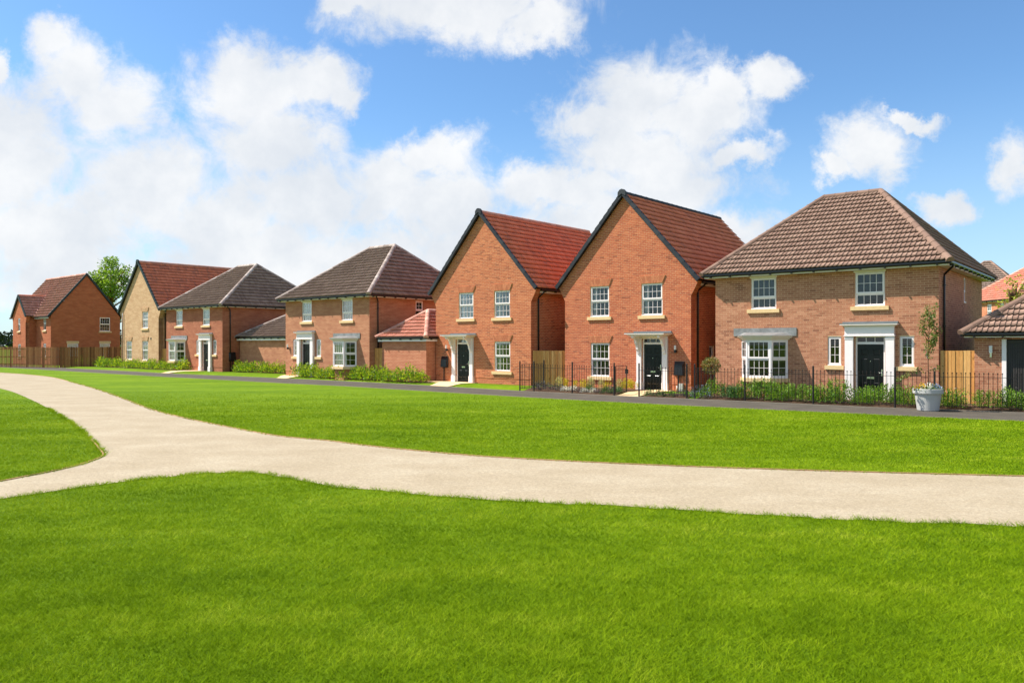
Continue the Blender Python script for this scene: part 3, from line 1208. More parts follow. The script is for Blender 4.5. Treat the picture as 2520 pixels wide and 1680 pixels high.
def flat_arch(house, frame, x0, x1, z0, z1, flare=0.15, mat=None, mat2=None):
    """splayed soldier-brick lintel standing a little proud of the wall"""
    n = int((x1 - x0 + flare) / 0.072)
    mb = MB()
    bk = MB()
    for i in range(n):
        a0, a1 = i / n, (i + 1) / n
        e = 0.05
        b0, b1 = a0 + e / n, a1 - e / n
        xb = lambda t: x0 + (x1 - x0) * t
        xt = lambda t: x0 - flare + (x1 - x0 + 2 * flare) * t
        parts = ((0, .32), (.345, 1)) if i % 2 else ((0, .655), (.68, 1))
        for q0, q1 in parts:
            L0, R0 = xb(b0) + (xt(b0) - xb(b0)) * q0, xb(b1) + (xt(b1) - xb(b1)) * q0
            L1, R1 = xb(b0) + (xt(b0) - xb(b0)) * q1, xb(b1) + (xt(b1) - xb(b1)) * q1
            add_brick(mb, L0, R0, L1, R1, z0 + (z1 - z0) * q0, z0 + (z1 - z0) * q1, -.042, -.02)
    bk.prism([(x0, z0 + .003), (x1, z0 + .003), (x1 + flare, z1), (x0 - flare, z1)], -.034, .05)
    b = bk.build('lintel', mat2 or M['mortar'], house, frame)
    o = mb.build('lintel_bricks', mat or M['lintel'], b)
    tag(o, None, None, None, 'stuff')
    return b


def front_door(house, frame, x0, x1, z0, z1, y=0.06, zt=2.26, lights=3):
    """black six-panel door with its letter plate, and the little fanlight over it"""
    w = x1 - x0
    h = z1 - z0
    d = MB().box(0, w, y, y + .045, 0, h).build('door', M['door'], house, frame @ T(x0, 0, z0))
    for cx in (0.27, 0.73):
        for a, b in ((.80, .93), (.44, .76), (.07, .34)):
            mb = MB()
            pw = 0.30 * w
            mb.box(cx * w - pw / 2, cx * w + pw / 2, y - .006, y + .002, a * h, a * h + .02)
            mb.box(cx * w - pw / 2, cx * w + pw / 2, y - .006, y + .002, b * h - .02, b * h)
            mb.box(cx * w - pw / 2, cx * w - pw / 2 + .02, y - .006, y + .002, a * h + .02, b * h - .02)
            mb.box(cx * w + pw / 2 - .02, cx * w + pw / 2, y - .006, y + .002, a * h + .02, b * h - .02)
            mb.taper(cx * w - pw / 2 + .03, cx * w + pw / 2 - .03, y - .012, y + .001, a * h + .03, b * h - .03, .02)
            mb.build('panel', M['door'], d)
    put_box('letter_plate', M['chrome'], .36 * w, .64 * w, y - .018, y, .39 * h, .425 * h, d)
    MB().tube([(w * .93, y - .01, .50 * h), (w * .93, y - .05, .50 * h), (w * .80, y - .05, .50 * h)], .011, 8).build('handle', M['chrome'], d, None, True)
    put_box('handle_plate', M['chrome'], w * .905, w * .955, y - .008, y, .44 * h, .56 * h, d)
    MB().tube([(w * .5, y - .02, .70 * h), (w * .5, y + .005, .70 * h)], .014, 8).build('spy_hole', M['chrome'], d)
    put_box('threshold', M['white_soft'], -.05, w + .05, y - .10, y + .05, -.05, -.003, d)
    fr = MB()
    fr.box(-.055, 0, y - .02, y + .06, -.02, zt - z0 + .05)
    fr.box(w, w + .055, y - .02, y + .06, -.02, zt - z0 + .05)
    fr.box(0, w, y - .02, y + .06, h + .004, h + .085)
    fr.box(0, w, y - .02, y + .06, zt - z0, zt - z0 + .05)
    panes = []
    for i in range(1, lights):
        xx = w * i / lights
        fr.box(xx - .011, xx + .011, y, y + .03, h + .085, zt - z0)
    f = fr.build('door_frame', M['white'], house, frame @ T(x0, 0, z0))
    for i in range(lights):
        put_box('pane', M['glass'], w * i / lights + .011, w * (i + 1) / lights - .011, y + .012, y + .018, h + .085, zt - z0, f)
    room(f, 0, w, h + .085, zt - z0, y + .06, 0.4)
    return d


def pilaster_porch(house, frame, x0, x1, zf, big=True):
    """classical white surround with two flat pilasters, a deep head board and a slate-capped top"""
    p = MB()
    p.box(x0, x1, -.16, .03, 2.33, 2.62)
    p.box(x0 - .03, x1 + .03, -.19, .03, 2.30, 2.335)
    s = p.build('door_surround', M['white'], house, frame)
    for a, b in ((x0, x0 + .27), (x1 - .27, x1)):
        m = MB().box(a, b, -.14, .03, zf, 2.30).box(a - .025, b + .025, -.17, .03, zf, zf + .38)
        m.box(a - .012, b + .012, -.155, .03, 2.20, 2.24)
        m.build('pilaster', M['white'], s)
    c = MB()
    for k, (o, za, zb) in enumerate(((.02, 2.62, 2.65), (.07, 2.65, 2.68), (.13, 2.68, 2.725))):
        c.box(x0 - o, x1 + o, -.16 - o, .02, za, zb)
    c.build('cornice', M['white_soft'], s)
    MB().prism([(x0 - .10, 2.728), (x1 + .10, 2.728), (x1 + .10, 2.80), (x0 - .10, 2.80)], -.06, .01).box(x0 - .14, x1 + .14, -.30, -.0, 2.7265, 2.738).build('porch_capping', M['slate'], s)
    return s


def bracket_porch(house, frame, x0, x1, zf):
    """flat white hood on scrolled brackets over two slim pilasters"""
    p = MB()
    p.box(x0 + .03, x1 - .03, -.05, .03, 2.26, 2.36)
    s = p.build('door_surround', M['white'], house, frame)
    for a, b in ((x0, x0 + .22), (x1 - .22, x1)):
        MB().box(a, b, -.10, .03, zf, 2.34).box(a - .025, b + .025, -.125, .03, zf, zf + .40).build('pilaster', M['white'], s)
        prof = [(-.10, 1.62), (-.10, 2.36), (-.62, 2.36), (-.60, 2.29), (-.52, 2.25), (-.42, 2.22), (-.36, 2.14), (-.335, 2.04), (-.28, 1.98), (-.24, 1.90), (-.225, 1.80), (-.18, 1.74), (-.165, 1.64)]
        cx = (a + b) / 2
        mb = MB()
        n = len(prof)
        mb.v = [(cx - .055, y, z) for y, z in prof] + [(cx + .055, y, z) for y, z in prof]
        mb.f = [tuple(range(n)), tuple(range(2 * n - 1, n - 1, -1))] + [(i, i + n, (i + 1) % n + n, (i + 1) % n) for i in range(n)]
        mb.build('bracket', M['white'], s)
    c = MB()
    for o, za, zb in ((.06, 2.36, 2.39), (.12, 2.39, 2.43), (.20, 2.43, 2.475)):
        c.box(x0 - o, x1 + o, -.56 - o * .8, .02, za, zb)
    c.build('porch_hood', M['white_soft'], s)
    MB().box(x0 - .21, x1 + .21, -.73, -.02, 2.477, 2.492).box(x0 - .17, x1 + .17, -.05, .01, 2.4935, 2.56).build('porch_capping', M['slate'], s)
    return s


def bay_window(house, frame, x0, x1, dress=None):
    """splayed bay with three lights, a moulded head and a lead roof"""
    pr, q = 0.55, 0.43
    za, zb = 0.78, 2.19
    pts = [(x0, 0.0), (x0 + q, -pr), (x1 - q, -pr), (x1, 0.0)]
    mb = MB()
    panes = []
    lay = ((2, 2), (4, 2), (2, 2))
    for i in range(3):
        a, b = Vector(pts[i]), Vector(pts[i + 1])
        d = b - a
        L = d.length
        mx = T(a.x, a.y, za) @ RZ(math.atan2(d.y, d.x))
        h = zb - za
        f = .05
        zs = h * .50
        mb.box(0, f, 0, .07, 0, h, mx)
        mb.box(L - f, L, 0, .07, 0, h, mx)
        mb.box(f, L - f, .001, .069, h - f, h, mx)
        mb.box(f, L - f, .001, .069, 0, f + .02, mx)
        mb.box(f, L - f, .0, .068, zs - .025, zs + .025, mx)
        sash(mb, panes, f - .012, L - f + .012, zs + .02, h - f + .01, lay[i][0], lay[i][1], 0.055, -.02, .04, mx)
        sash(mb, panes, f, L - f, f + .02, zs - .026, lay[i][0], lay[i][1], 0.026, .012, .05, mx)
    for x, y in pts[1:3]:
        mb.tube([(x, y + .03, za), (x, y + .03, zb)], .062, 8)
    bw = mb.build('bay_window', M['white'], house, frame)
    put_panes(bw, panes)
    ex = lambda o: [(x0 - o, .02), (x0 + q - o * .6, -pr - o), (x1 - q + o * .6, -pr - o), (x1 + o, .02)]

    def slab(name, poly, z0, z1, mat, top=None):
        top = top or poly
        n = len(poly)
        m = MB()
        m.v = [(x, y, z0) for x, y in poly] + [(x, y, z1) for x, y in top]
        m.f = [tuple(range(n - 1, -1, -1)), tuple(range(n, 2 * n))] + [(i, (i + 1) % n, (i + 1) % n + n, i + n) for i in range(n)]
        return m.build(name, mat, bw)
    slab('sill', ex(.09), za - .14, za - .003, M['stone'])
    slab('dwarf_wall', ex(-.06), -.12, za - .14, M['bt_brown'])
    slab('cornice', ex(.06), zb, zb + .05, M['white_soft'], ex(.09))
    slab('cornice', ex(.13), zb + .052, zb + .11, M['white_soft'], ex(.17))
    slab('cornice', ex(.20), zb + .112, zb + .15, M['white_soft'], ex(.21))
    slab('lead_roof', ex(.23), zb + .152, zb + .27, M['lead'], [(x0 + .02, .02), (x0 + q * .7, -pr * .30), (x1 - q * .7, -pr * .30), (x1 - .02, .02)])
    m = MB().box(x0 - .32, (x0 + x1) / 2 - .01, -.030, -.006, zb + .14, zb + .43)
    m.box((x0 + x1) / 2 - .012, x1 + .32, -.036, -.007, zb + .135, zb + .435)
    m.build('lead_flashing', M['lead'], bw)
    # inside of the bay
    n = 4
    inner = [(x0 + .02, .08), (x0 + q, -pr + .09), (x1 - q, -pr + .09), (x1 - .02, .08)]
    r = MB()
    r.v = [(x0 - .1, .1, za), (x1 + .1, .1, za), (x1 + .1, .9, za), (x0 - .1, .9, za), (x0 - .1, .1, zb), (x1 + .1, .1, zb), (x1 + .1, .9, zb), (x0 - .1, .9, zb)]
    r.f = [(3, 7, 6, 2), (0, 3, 2, 1), (4, 5, 6, 7), (0, 4, 7, 3), (1, 2, 6, 5)]
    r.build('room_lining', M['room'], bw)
    if dress:
        drape(bw, x0 + q + .02, x1 - q - .02, za + .05, zb - .05, -pr + .2, M['curtain'], 0.03)
    return bw


def wall_lamp(label, house, lx, lz, out=-1):
    """small outdoor wall lamp: white cylinder over a black holder on an arm"""
    mx = house.matrix_world if False else HM[house.name]
    o = link('wall_lamp', None, None, mx @ T(lx, 0, lz))
    tag(o, label, 'lamp', 'wall lamps by the front doors')
    MB().tube([(0, -.10, .03), (0, -.10, .20)], .045, 12).build('lamp_shade', M['lamp_glass'], o, None, False)
    MB().tube([(0, -.10, -.10), (0, -.10, .03)], .05, 12).build('lamp_holder', M['black'], o, None, False)
    MB().tube([(0, -.06, -.04), (0, -.008, -.04)], .045, 10).build('lamp_arm', M['black'], o, None, False)
    return o


def meter_box(label, mx, lx, lz, w=.45, h=.58):
    o = link('meter_box', None, None, mx @ T(lx, 0, lz))
    tag(o, label, 'meter box', 'black meter boxes on the house walls')
    m = MB()
    m.add([(-w / 2, -.03, 0), (w / 2, -.03, 0), (w / 2, -.03, h), (-w / 2, -.03, h), (-w / 2 + .02, -.15, .03), (w / 2 - .02, -.15, .03), (w / 2 - .05, -.13, h - .14), (-w / 2 + .05, -.13, h - .14), (-w / 2, -.008, 0), (w / 2, -.008, 0), (w / 2, -.008, h), (-w / 2, -.008, h)],
          [(4, 5, 6, 7), (0, 1, 5, 4), (1, 2, 6, 5), (2, 3, 7, 6), (3, 0, 4, 7), (8, 9, 1, 0), (9, 10, 2, 1), (10, 11, 3, 2), (11, 8, 0, 3)])
    m.build('cover', M['black'], o)
    MB().tube([(-.02, -.07, 0), (-.02, -.07, .1 - lz)], .028, 8).build('pipe', M['black'], o)
    return o


# ------------------------------------------------------------------ the houses
HM = {}


def house_root(name, label, X, Y, yaw, W, z=0.0):
    a = R(yaw)
    d1 = Vector((math.cos(a), math.sin(a)))
    p = Vector((X, Y)) - d1 * W
    mx = T(p.x, p.y, z) @ RZ(a)
    o = link(name, None, None, mx)
    o.empty_display_size = 0.5
    tag(o, label, 'house' if 'house' in name else 'garage')
    HM[o.name] = mx
    return o


def fr_front():
    return Matrix.Identity(4)


def fr_right(W):
    return T(W, 0, 0) @ RZ(R(90))


def fr_left(D):
    return T(0, D, 0) @ RZ(R(-90))


def fr_back(W, D):
    return T(W, D, 0) @ RZ(R(180))


def const(v):
    return lambda z: v


def hip_roof(house, W, D, ov, ze, zr, r0, r1, mat, cap, singles=0, near=(0, 0), rows=17, fascia=0.14, ridge_along='x', fascia_mat=None, all_sides=False, fdrop=0.0):
    """hipped roof; eaves edge at height ze, ridge at zr from r0 to r1"""
    e = [(-ov, -ov, ze), (W + ov, -ov, ze), (W + ov, D + ov, ze), (-ov, D + ov, ze)]
    if ridge_along == 'x':
        q = [(r0, D / 2, zr), (r1, D / 2, zr)]
        faces = [(0, 1, q[1], q[0]), (1, 2, q[1], None), (2, 3, q[0], q[1]), (3, 0, q[0], None)]
    else:
        q = [(W / 2, r0, zr), (W / 2, r1, zr)]
        faces = [(0, 1, q[0], None), (1, 2, q[1], q[0]), (2, 3, q[1], None), (3, 0, q[0], q[1])]
    mb = MB()
    s = .02
    lo = lambda p: (p[0], p[1], p[2] - s)
    if ridge_along == 'x':
        vv = e + q
        mb.add([lo(p) for p in vv], [(0, 1, 5, 4), (1, 2, 5), (2, 3, 4, 5), (3, 0, 4)])
    else:
        vv = e + q
        mb.add([lo(p) for p in vv], [(0, 1, 4), (1, 2, 5, 4), (2, 3, 5), (3, 0, 4, 5)])
    roof = mb.build('roof', M['under'], house)
    which = range(4) if all_sides else (0, 1, 3) if ridge_along == 'x' else (0, 1, 3)
    for i in which:
        a, b, u1, u2 = faces[i]
        fr, L = slope_frame(e[a], e[b], u1)
        inv = fr.inverted()
        wd = (Vector(e[b]) - Vector(e[a])).length
        ur = inv @ Vector(u1)
        ul = inv @ Vector(u2) if u2 else ur
        clips = [((wd, 0), (ur.y, wd - ur.x)), ((0, 0), (-ul.y, ul.x))]
        clips = [(c, tuple(Vector(n).normalized())) for c, n in clips]
        tile_slope(roof, fr, wd, L, mat, clips, rows if i % 2 == 0 or ridge_along == 'y' else max(6, int(round(L / 0.325))), singles=singles if i == 0 else 0, near=near)
    for a, t in ((0, q[0]), (1, q[1] if ridge_along == 'x' else q[0]), (2, q[1]), (3, q[0] if ridge_along == 'x' else q[1])):
        ridge_run(roof, e[a], t, cap)
    ridge_run(roof, q[0], q[1], cap)
    fm = fascia_mat or M['white']
    z1 = ze - .005
    z0 = z1 - fascia - fdrop
    o = ov - .09
    put_box('fascia', fm, -o, W + o, -o, -o + .02, z0, z1, house)
    put_box('fascia', fm, W + o - .02, W + o, -o + .021, D + o, z0, z1, house)
    put_box('fascia', fm, -o, -o + .02, -o + .021, D + o, z0, z1, house)
    sf = MB()
    sf.box(-o + .02, W + o - .02, -o + .02, .03, z0 + .004, z0 + .016)
    sf.box(W - .03, W + o - .02, .031, D, z0 + .004, z0 + .016)
    sf.box(-o + .02, .03, .031, D, z0 + .004, z0 + .016)
    sf.build('soffit', M['soffit'], house)
    gz = z1 - .045
    gutter(house, (-o - .02, -o - .003, gz), (W + o + .02, -o - .003, gz), (0, -1, 0))
    gutter(house, (W + o + .003, -o - .02, gz), (W + o + .003, D + o, gz), (1, 0, 0), True)
    gutter(house, (-o - .003, -o - .02, gz), (-o - .003, D + o, gz), (-1, 0, 0), False)
    return roof, z0, o, gz


def hip_house(name, label, X, Y, yaw, W, D, r, mats, mirror=False, geo=False, dress=('blind', 'blind', None), near_wall=None, near_tile=(9, 0)):
    h = house_root(name, label, X, Y, yaw, W)
    k = W / 7.73
    mx = (lambda a, b: (W - b, W - a)) if mirror else (lambda a, b: (a, b))
    win_u = [mx(1.42 * k, 1.42 * k + .97), mx(5.14 * k, 5.14 * k + .97)]
    if mirror:
        win_u = [win_u[1], win_u[0]]
    bayx = mx(1.07 * k, 1.07 * k + 1.75)
    dc = 5.635 * k
    slab = mx(dc - .425, dc + .425)
    surr = mx(dc - .79, dc + .79)
    sm = [mx(dc - 1.41, dc - .94), mx(dc + .92, dc + 1.38)]
    zso = 4.50
    holes = [(a, b, 3.33, zso) for a, b in win_u] + [(a, b, 1.28, 2.30) for a, b in sm]
    holes += [(slab[0] - .05, slab[1] + .05, .06, 2.31), (bayx[0] + .04, bayx[1] - .04, .79, 2.18)]
    F = fr_front()
    mb_, mw = mats['brick'], mats['wall']
    wall(h, F, const(0), const(W), 4.56, [], holes, mw, mb_ if geo else None, 300 if geo else 0, 0.40, near=near_wall)
    wf = fr_right(W)
    sw = mats.get('side', (4.33, 4.81, 3.56, 4.50))
    wall(h, wf, const(0), const(D), 4.56, [], [sw], mw, mb_ if geo else None, 0)
    window(h, wf, sw[0], sw[1], sw[2], sw[3], (2, 2), (2, 1), .4, None, False, panes_on=geo)
    wall(h, fr_left(D), const(0), const(D), 4.56, [], [], mats.get('far', mw))
    wall(h, fr_back(W, D), const(0), const(W), 4.56, [], [], mats.get('far', mw))
    for i, (a, b) in enumerate(win_u):
        window(h, F, a, b, 3.33, zso, (4, 2), (4, 1), .36, dress[i], True, .13)
        m = MB().box(a - .03, b + .03, -.03, .02, zso - .012, zso + .05).build('window_head', M['white_soft'], h)
    bay_window(h, F, bayx[0], bayx[1], dress[2])
    for i, (a, b) in enumerate(sm):
        window(h, F, a, b, 1.28, 2.30, (2, 3), None, .5, ('slats' if geo and i else dress[2] and 'net'), True, .085)
    front_door(h, F, slab[0], slab[1], .09, 2.02)
    pilaster_porch(h, F, surr[0], surr[1], .04)
    roof, z0, o, gz = hip_roof(h, W, D, .41, 4.70, 7.98, r, W - r, mats['tile'], mats['cap'], 300 if geo else 0, near_tile)
    downpipe(h, W, .55, 4.5, (1, 0), .06, (W + o + .055, .18, gz))
    return h


A = hip_house('detached_house', 'pinkish brick house with hipped brown roof, the nearest one on the right', 13.86, 25.21, -39.6, 7.73, 8.2, 2.8,
              {'brick': M['brick_pink'], 'wall': M['mortar_pale'], 'tile': M['tile_brown'], 'cap': M['ridge_brown'], 'far': M['bt_brown']}, False, True,
              ('blind', None, None), (7.7, 2.6), (8.4, 0.2))
D_ = hip_house('detached_house', 'brown brick house with hipped grey roof, left of the small salmon-roofed garage', -7.70, 41.91, -40.45, 7.91, 8.45, 2.79,
               {'brick': None, 'wall': M['bt_brown'], 'tile': M['tile_grey'], 'cap': M['ridge_pale'], 'side': (3.36, 3.96, 3.60, 4.50)}, True, False, ('net', 'net', 'net'))
E_ = hip_house('detached_house', 'rust brick house with hipped grey roof, next to the buff gabled house', -19.90, 53.34, -39.94, 8.01, 8.65, 2.75,
               {'brick': None, 'wall': M['bt_rust'], 'tile': M['tile_grey'], 'cap': M['ridge_pale'], 'side': (5.6, 6.1, 3.60, 4.50)}, False, False, ('net', 'net', 'net'))


def gable_house(name, label, X, Y, yaw, W, D, mats, wins, door=None, geo=False, near=None, near_tile=(0, 0), dress=(), panes_on=True, zr=8.36, lamp=None):
    h = house_root(name, label, X, Y, yaw, W)
    fl = 0.33
    zk0, zk1 = 3.97, 4.56
    ap = zr

    def out(z):
        if z <= zk0:
            return 0.0
        if z <= zk1:
            return fl * (z - zk0) / (zk1 - zk0)
        return fl - (W / 2 + fl) * (z - zk1) / (ap - zk1)
    Lf = lambda z: -out(z)
    Rf = lambda z: W + out(z)
    holes = [w[:4] for w in wins]
    if door:
        holes.append((door[0] - .05, door[1] + .05, .08, 2.31))
    F = fr_front()
    wall(h, F, Lf, Rf, ap - .02, [zk0, zk1], holes, mats['wall'], mats['brick'] if geo else None, 300 if geo else 0, 0.375, near=near, kneel=0.34, mat_kneel=mats.get('far'))
    wall(h, fr_right(W), const(0), const(D), 4.5, [], [mats['side']] if 'side' in mats else [], mats['wall'], mats['brick'] if geo else None, 0)
    if 'side' in mats:
        s = mats['side']
        window(h, fr_right(W), s[0], s[1], s[2], s[3], (1, 2), None, .5, None, False)
    wall(h, fr_left(D), const(0), const(D), 4.5, [], [], mats.get('far', mats['wall']))
    wall(h, fr_back(W, D), Lf, Rf, ap - .02, [zk0, zk1], [], mats.get('far', mats['wall']))
    for i, w in enumerate(wins):
        window(h, F, w[0], w[1], w[2], w[3], w[4], w[5], .5, dress[i] if i < len(dress) else None, True, .135, panes_on=panes_on)
        flat_arch(h, F, w[0], w[1], w[3], w[3] + .31, .15, mats.get('lintel'), mats['wall'])
    if door:
        front_door(h, F, door[0], door[1], .10, 2.01, .03, 2.24, door[2])
        bracket_porch(h, F, (door[0] + door[1]) / 2 - .73, (door[0] + door[1]) / 2 + .73, .04)
    # roof
    yf, yb = -.10, D + .10
    ex = fl + .06
    ze = zk1 + .10 - .06 * (ap - zk1) / (W / 2 + fl)
    zp = ap + .12
    mb = MB()
    P = [(-ex, yf, ze - .03), (-ex, yb, ze - .03), (W / 2, yb, zp - .03), (W / 2, yf, zp - .03), (W + ex, yf, ze - .03), (W + ex, yb, ze - .03)]
    mb.add(P, [(0, 3, 2, 1), (4, 5, 2, 3), (0, 1, 2, 3)])
    roof = mb.build('roof', M['under'], h)
    fr, L = slope_frame((W + ex, yf, ze), (W + ex, yb, ze), (W / 2, yf, zp))
    tile_slope(roof, fr, yb - yf, L, mats['tile'], (), 16, singles=300 if geo else 0, near=near_tile)
    fr2, L2 = slope_frame((-ex, yb, ze), (-ex, yf, ze), (W / 2, yb, zp))
    tile_slope(roof, fr2, yb - yf, L2, mats['tile'], (), 16)
    ridge_run(roof, (W / 2, yf + .05, zp), (W / 2, yb, zp), mats['cap'], .45, .115, .04)
    # verge caps up both edges of the front gable
    n = 16
    g = L / n
    vm = MB()
    vm.v = [(-.06, -.015, -.085), (.06, -.015, -.085), (.06, -.015, .085), (-.06, -.015, .085), (-.06, g, -.085), (.06, g, -.085), (.06, g, .062), (-.06, g, .062)]
    vm.f = [(0, 1, 2, 3), (7, 6, 5, 4), (3, 2, 6, 7), (0, 4, 5, 1), (1, 5, 6, 2), (0, 3, 7, 4)]
    vme = vm.mesh('verge_cap', mats['verge'])
    for i in range(n):
        link('verge_cap', vme, roof, fr @ T(-.03, i * g, random.uniform(-.003, .003)))
        link('verge_cap', vme, roof, fr2 @ T(yb - yf + .03, i * g, random.uniform(-.003, .003)))
    mb = MB()
    mb.prism([(-.20, -.16), (0, -.045), (.20, -.16), (.19, .03), (.10, .13), (0, .16), (-.10, .13), (-.19, .03)][::-1][::-1], -.115, .0)
    mb.build('ridge_end_cap', mats['verge'], roof, T(W / 2, yf, zp))
    # eaves boards and gutters along the sides
    for sx, x in ((1, W), (-1, 0)):
        xo = x + sx * (fl - .05)
        x0, x1 = sorted((xo, xo - sx * .02))
        put_box('fascia', mats.get('fascia', M['white_soft']), x0, x1, .34, D - .2, zk1 - .16, zk1 + .01, h)
        a, b = sorted((x - sx * .03, xo - sx * .021))
        put_box('soffit', M['soffit'], a, b, .342, D - .2, zk1 - .155, zk1 - .14, h)
        gutter(h, (xo + sx * .003, .30, zk1 - .03), (xo + sx * .003, D - .1, zk1 - .03), (sx, 0, 0), sx > 0)
    downpipe(h, W, .48, 4.4, (1, 0), .06, (W + fl + .0, .55, zk1 - .04))
    return h


B = gable_house('detached_house', 'red brick gabled house with railings and gate before its door', 7.19, 31.17, -41.03, 6.33, 8.9,
                {'brick': M['brick_red'], 'wall': M['mortar'], 'tile': M['tile_red'], 'cap': M['cap_dark'], 'verge': M['cap_dark'], 'far': M['bt_red'], 'side': (1.56, 1.98, 1.1, 1.97)},
                [(1.40, 2.40, 3.22, 4.56, (4, 2), (4, 2)), (4.02, 5.03, 3.22, 4.56, (4, 2), (4, 2)), (1.42, 2.42, .60, 2.08, (4, 2), (4, 2))], (4.14, 4.99, 3), True, (6.3, 2.4), (0, 0), ('left', 'left', 'left'))
C = gable_house('detached_house', 'orange brick gabled house with its door left of the ground-floor window', .88, 35.85, -41.26, 6.4, 8.9,
                {'brick': M['brick_orange'], 'wall': M['mortar'], 'tile': M['tile_red'], 'cap': M['tile_terracotta'], 'verge': M['cap_dark'], 'far': M['bt_red']},
                [(1.68, 2.69, 3.28, 4.58, (4, 2), (4, 2)), (4.09, 5.10, 3.28, 4.58, (4, 2), (4, 2)), (4.11, 5.12, .72, 2.15, (4, 2), (4, 2))], (1.58, 2.40, 2), True, (6.35, 2.6), (0, 0), ('left', 'left', 'left'))
G = gable_house('detached_house', 'buff yellow brick gabled house with red roof behind the laurel bed', -26.82, 58.89, -40.73, 6.5, 9.6,
                {'brick': None, 'wall': M['bt_buff'], 'tile': M['tile_red'], 'cap': M['tile_terracotta'], 'verge': M['cap_green'], 'lintel': M['lintel_buff']},
                [(3.73, 4.72, 3.23, 4.52, (4, 2), (4, 2)), (.87, 1.85, .75, 2.25, (4, 2), (4, 2)), (3.73, 4.72, .75, 2.25, (4, 2), (4, 2))], None, False, None, (0, 0), ('net', 'net', 'net'))
put_box('vent', M['black'], 5.16, 5.32, -.02, .01, 2.36, 2.5, G)
MB().tube([(.35, -.07, 4.5), (.35, -.07, .1)], .035, 8).build('downpipe', M['black'], G, None, True)


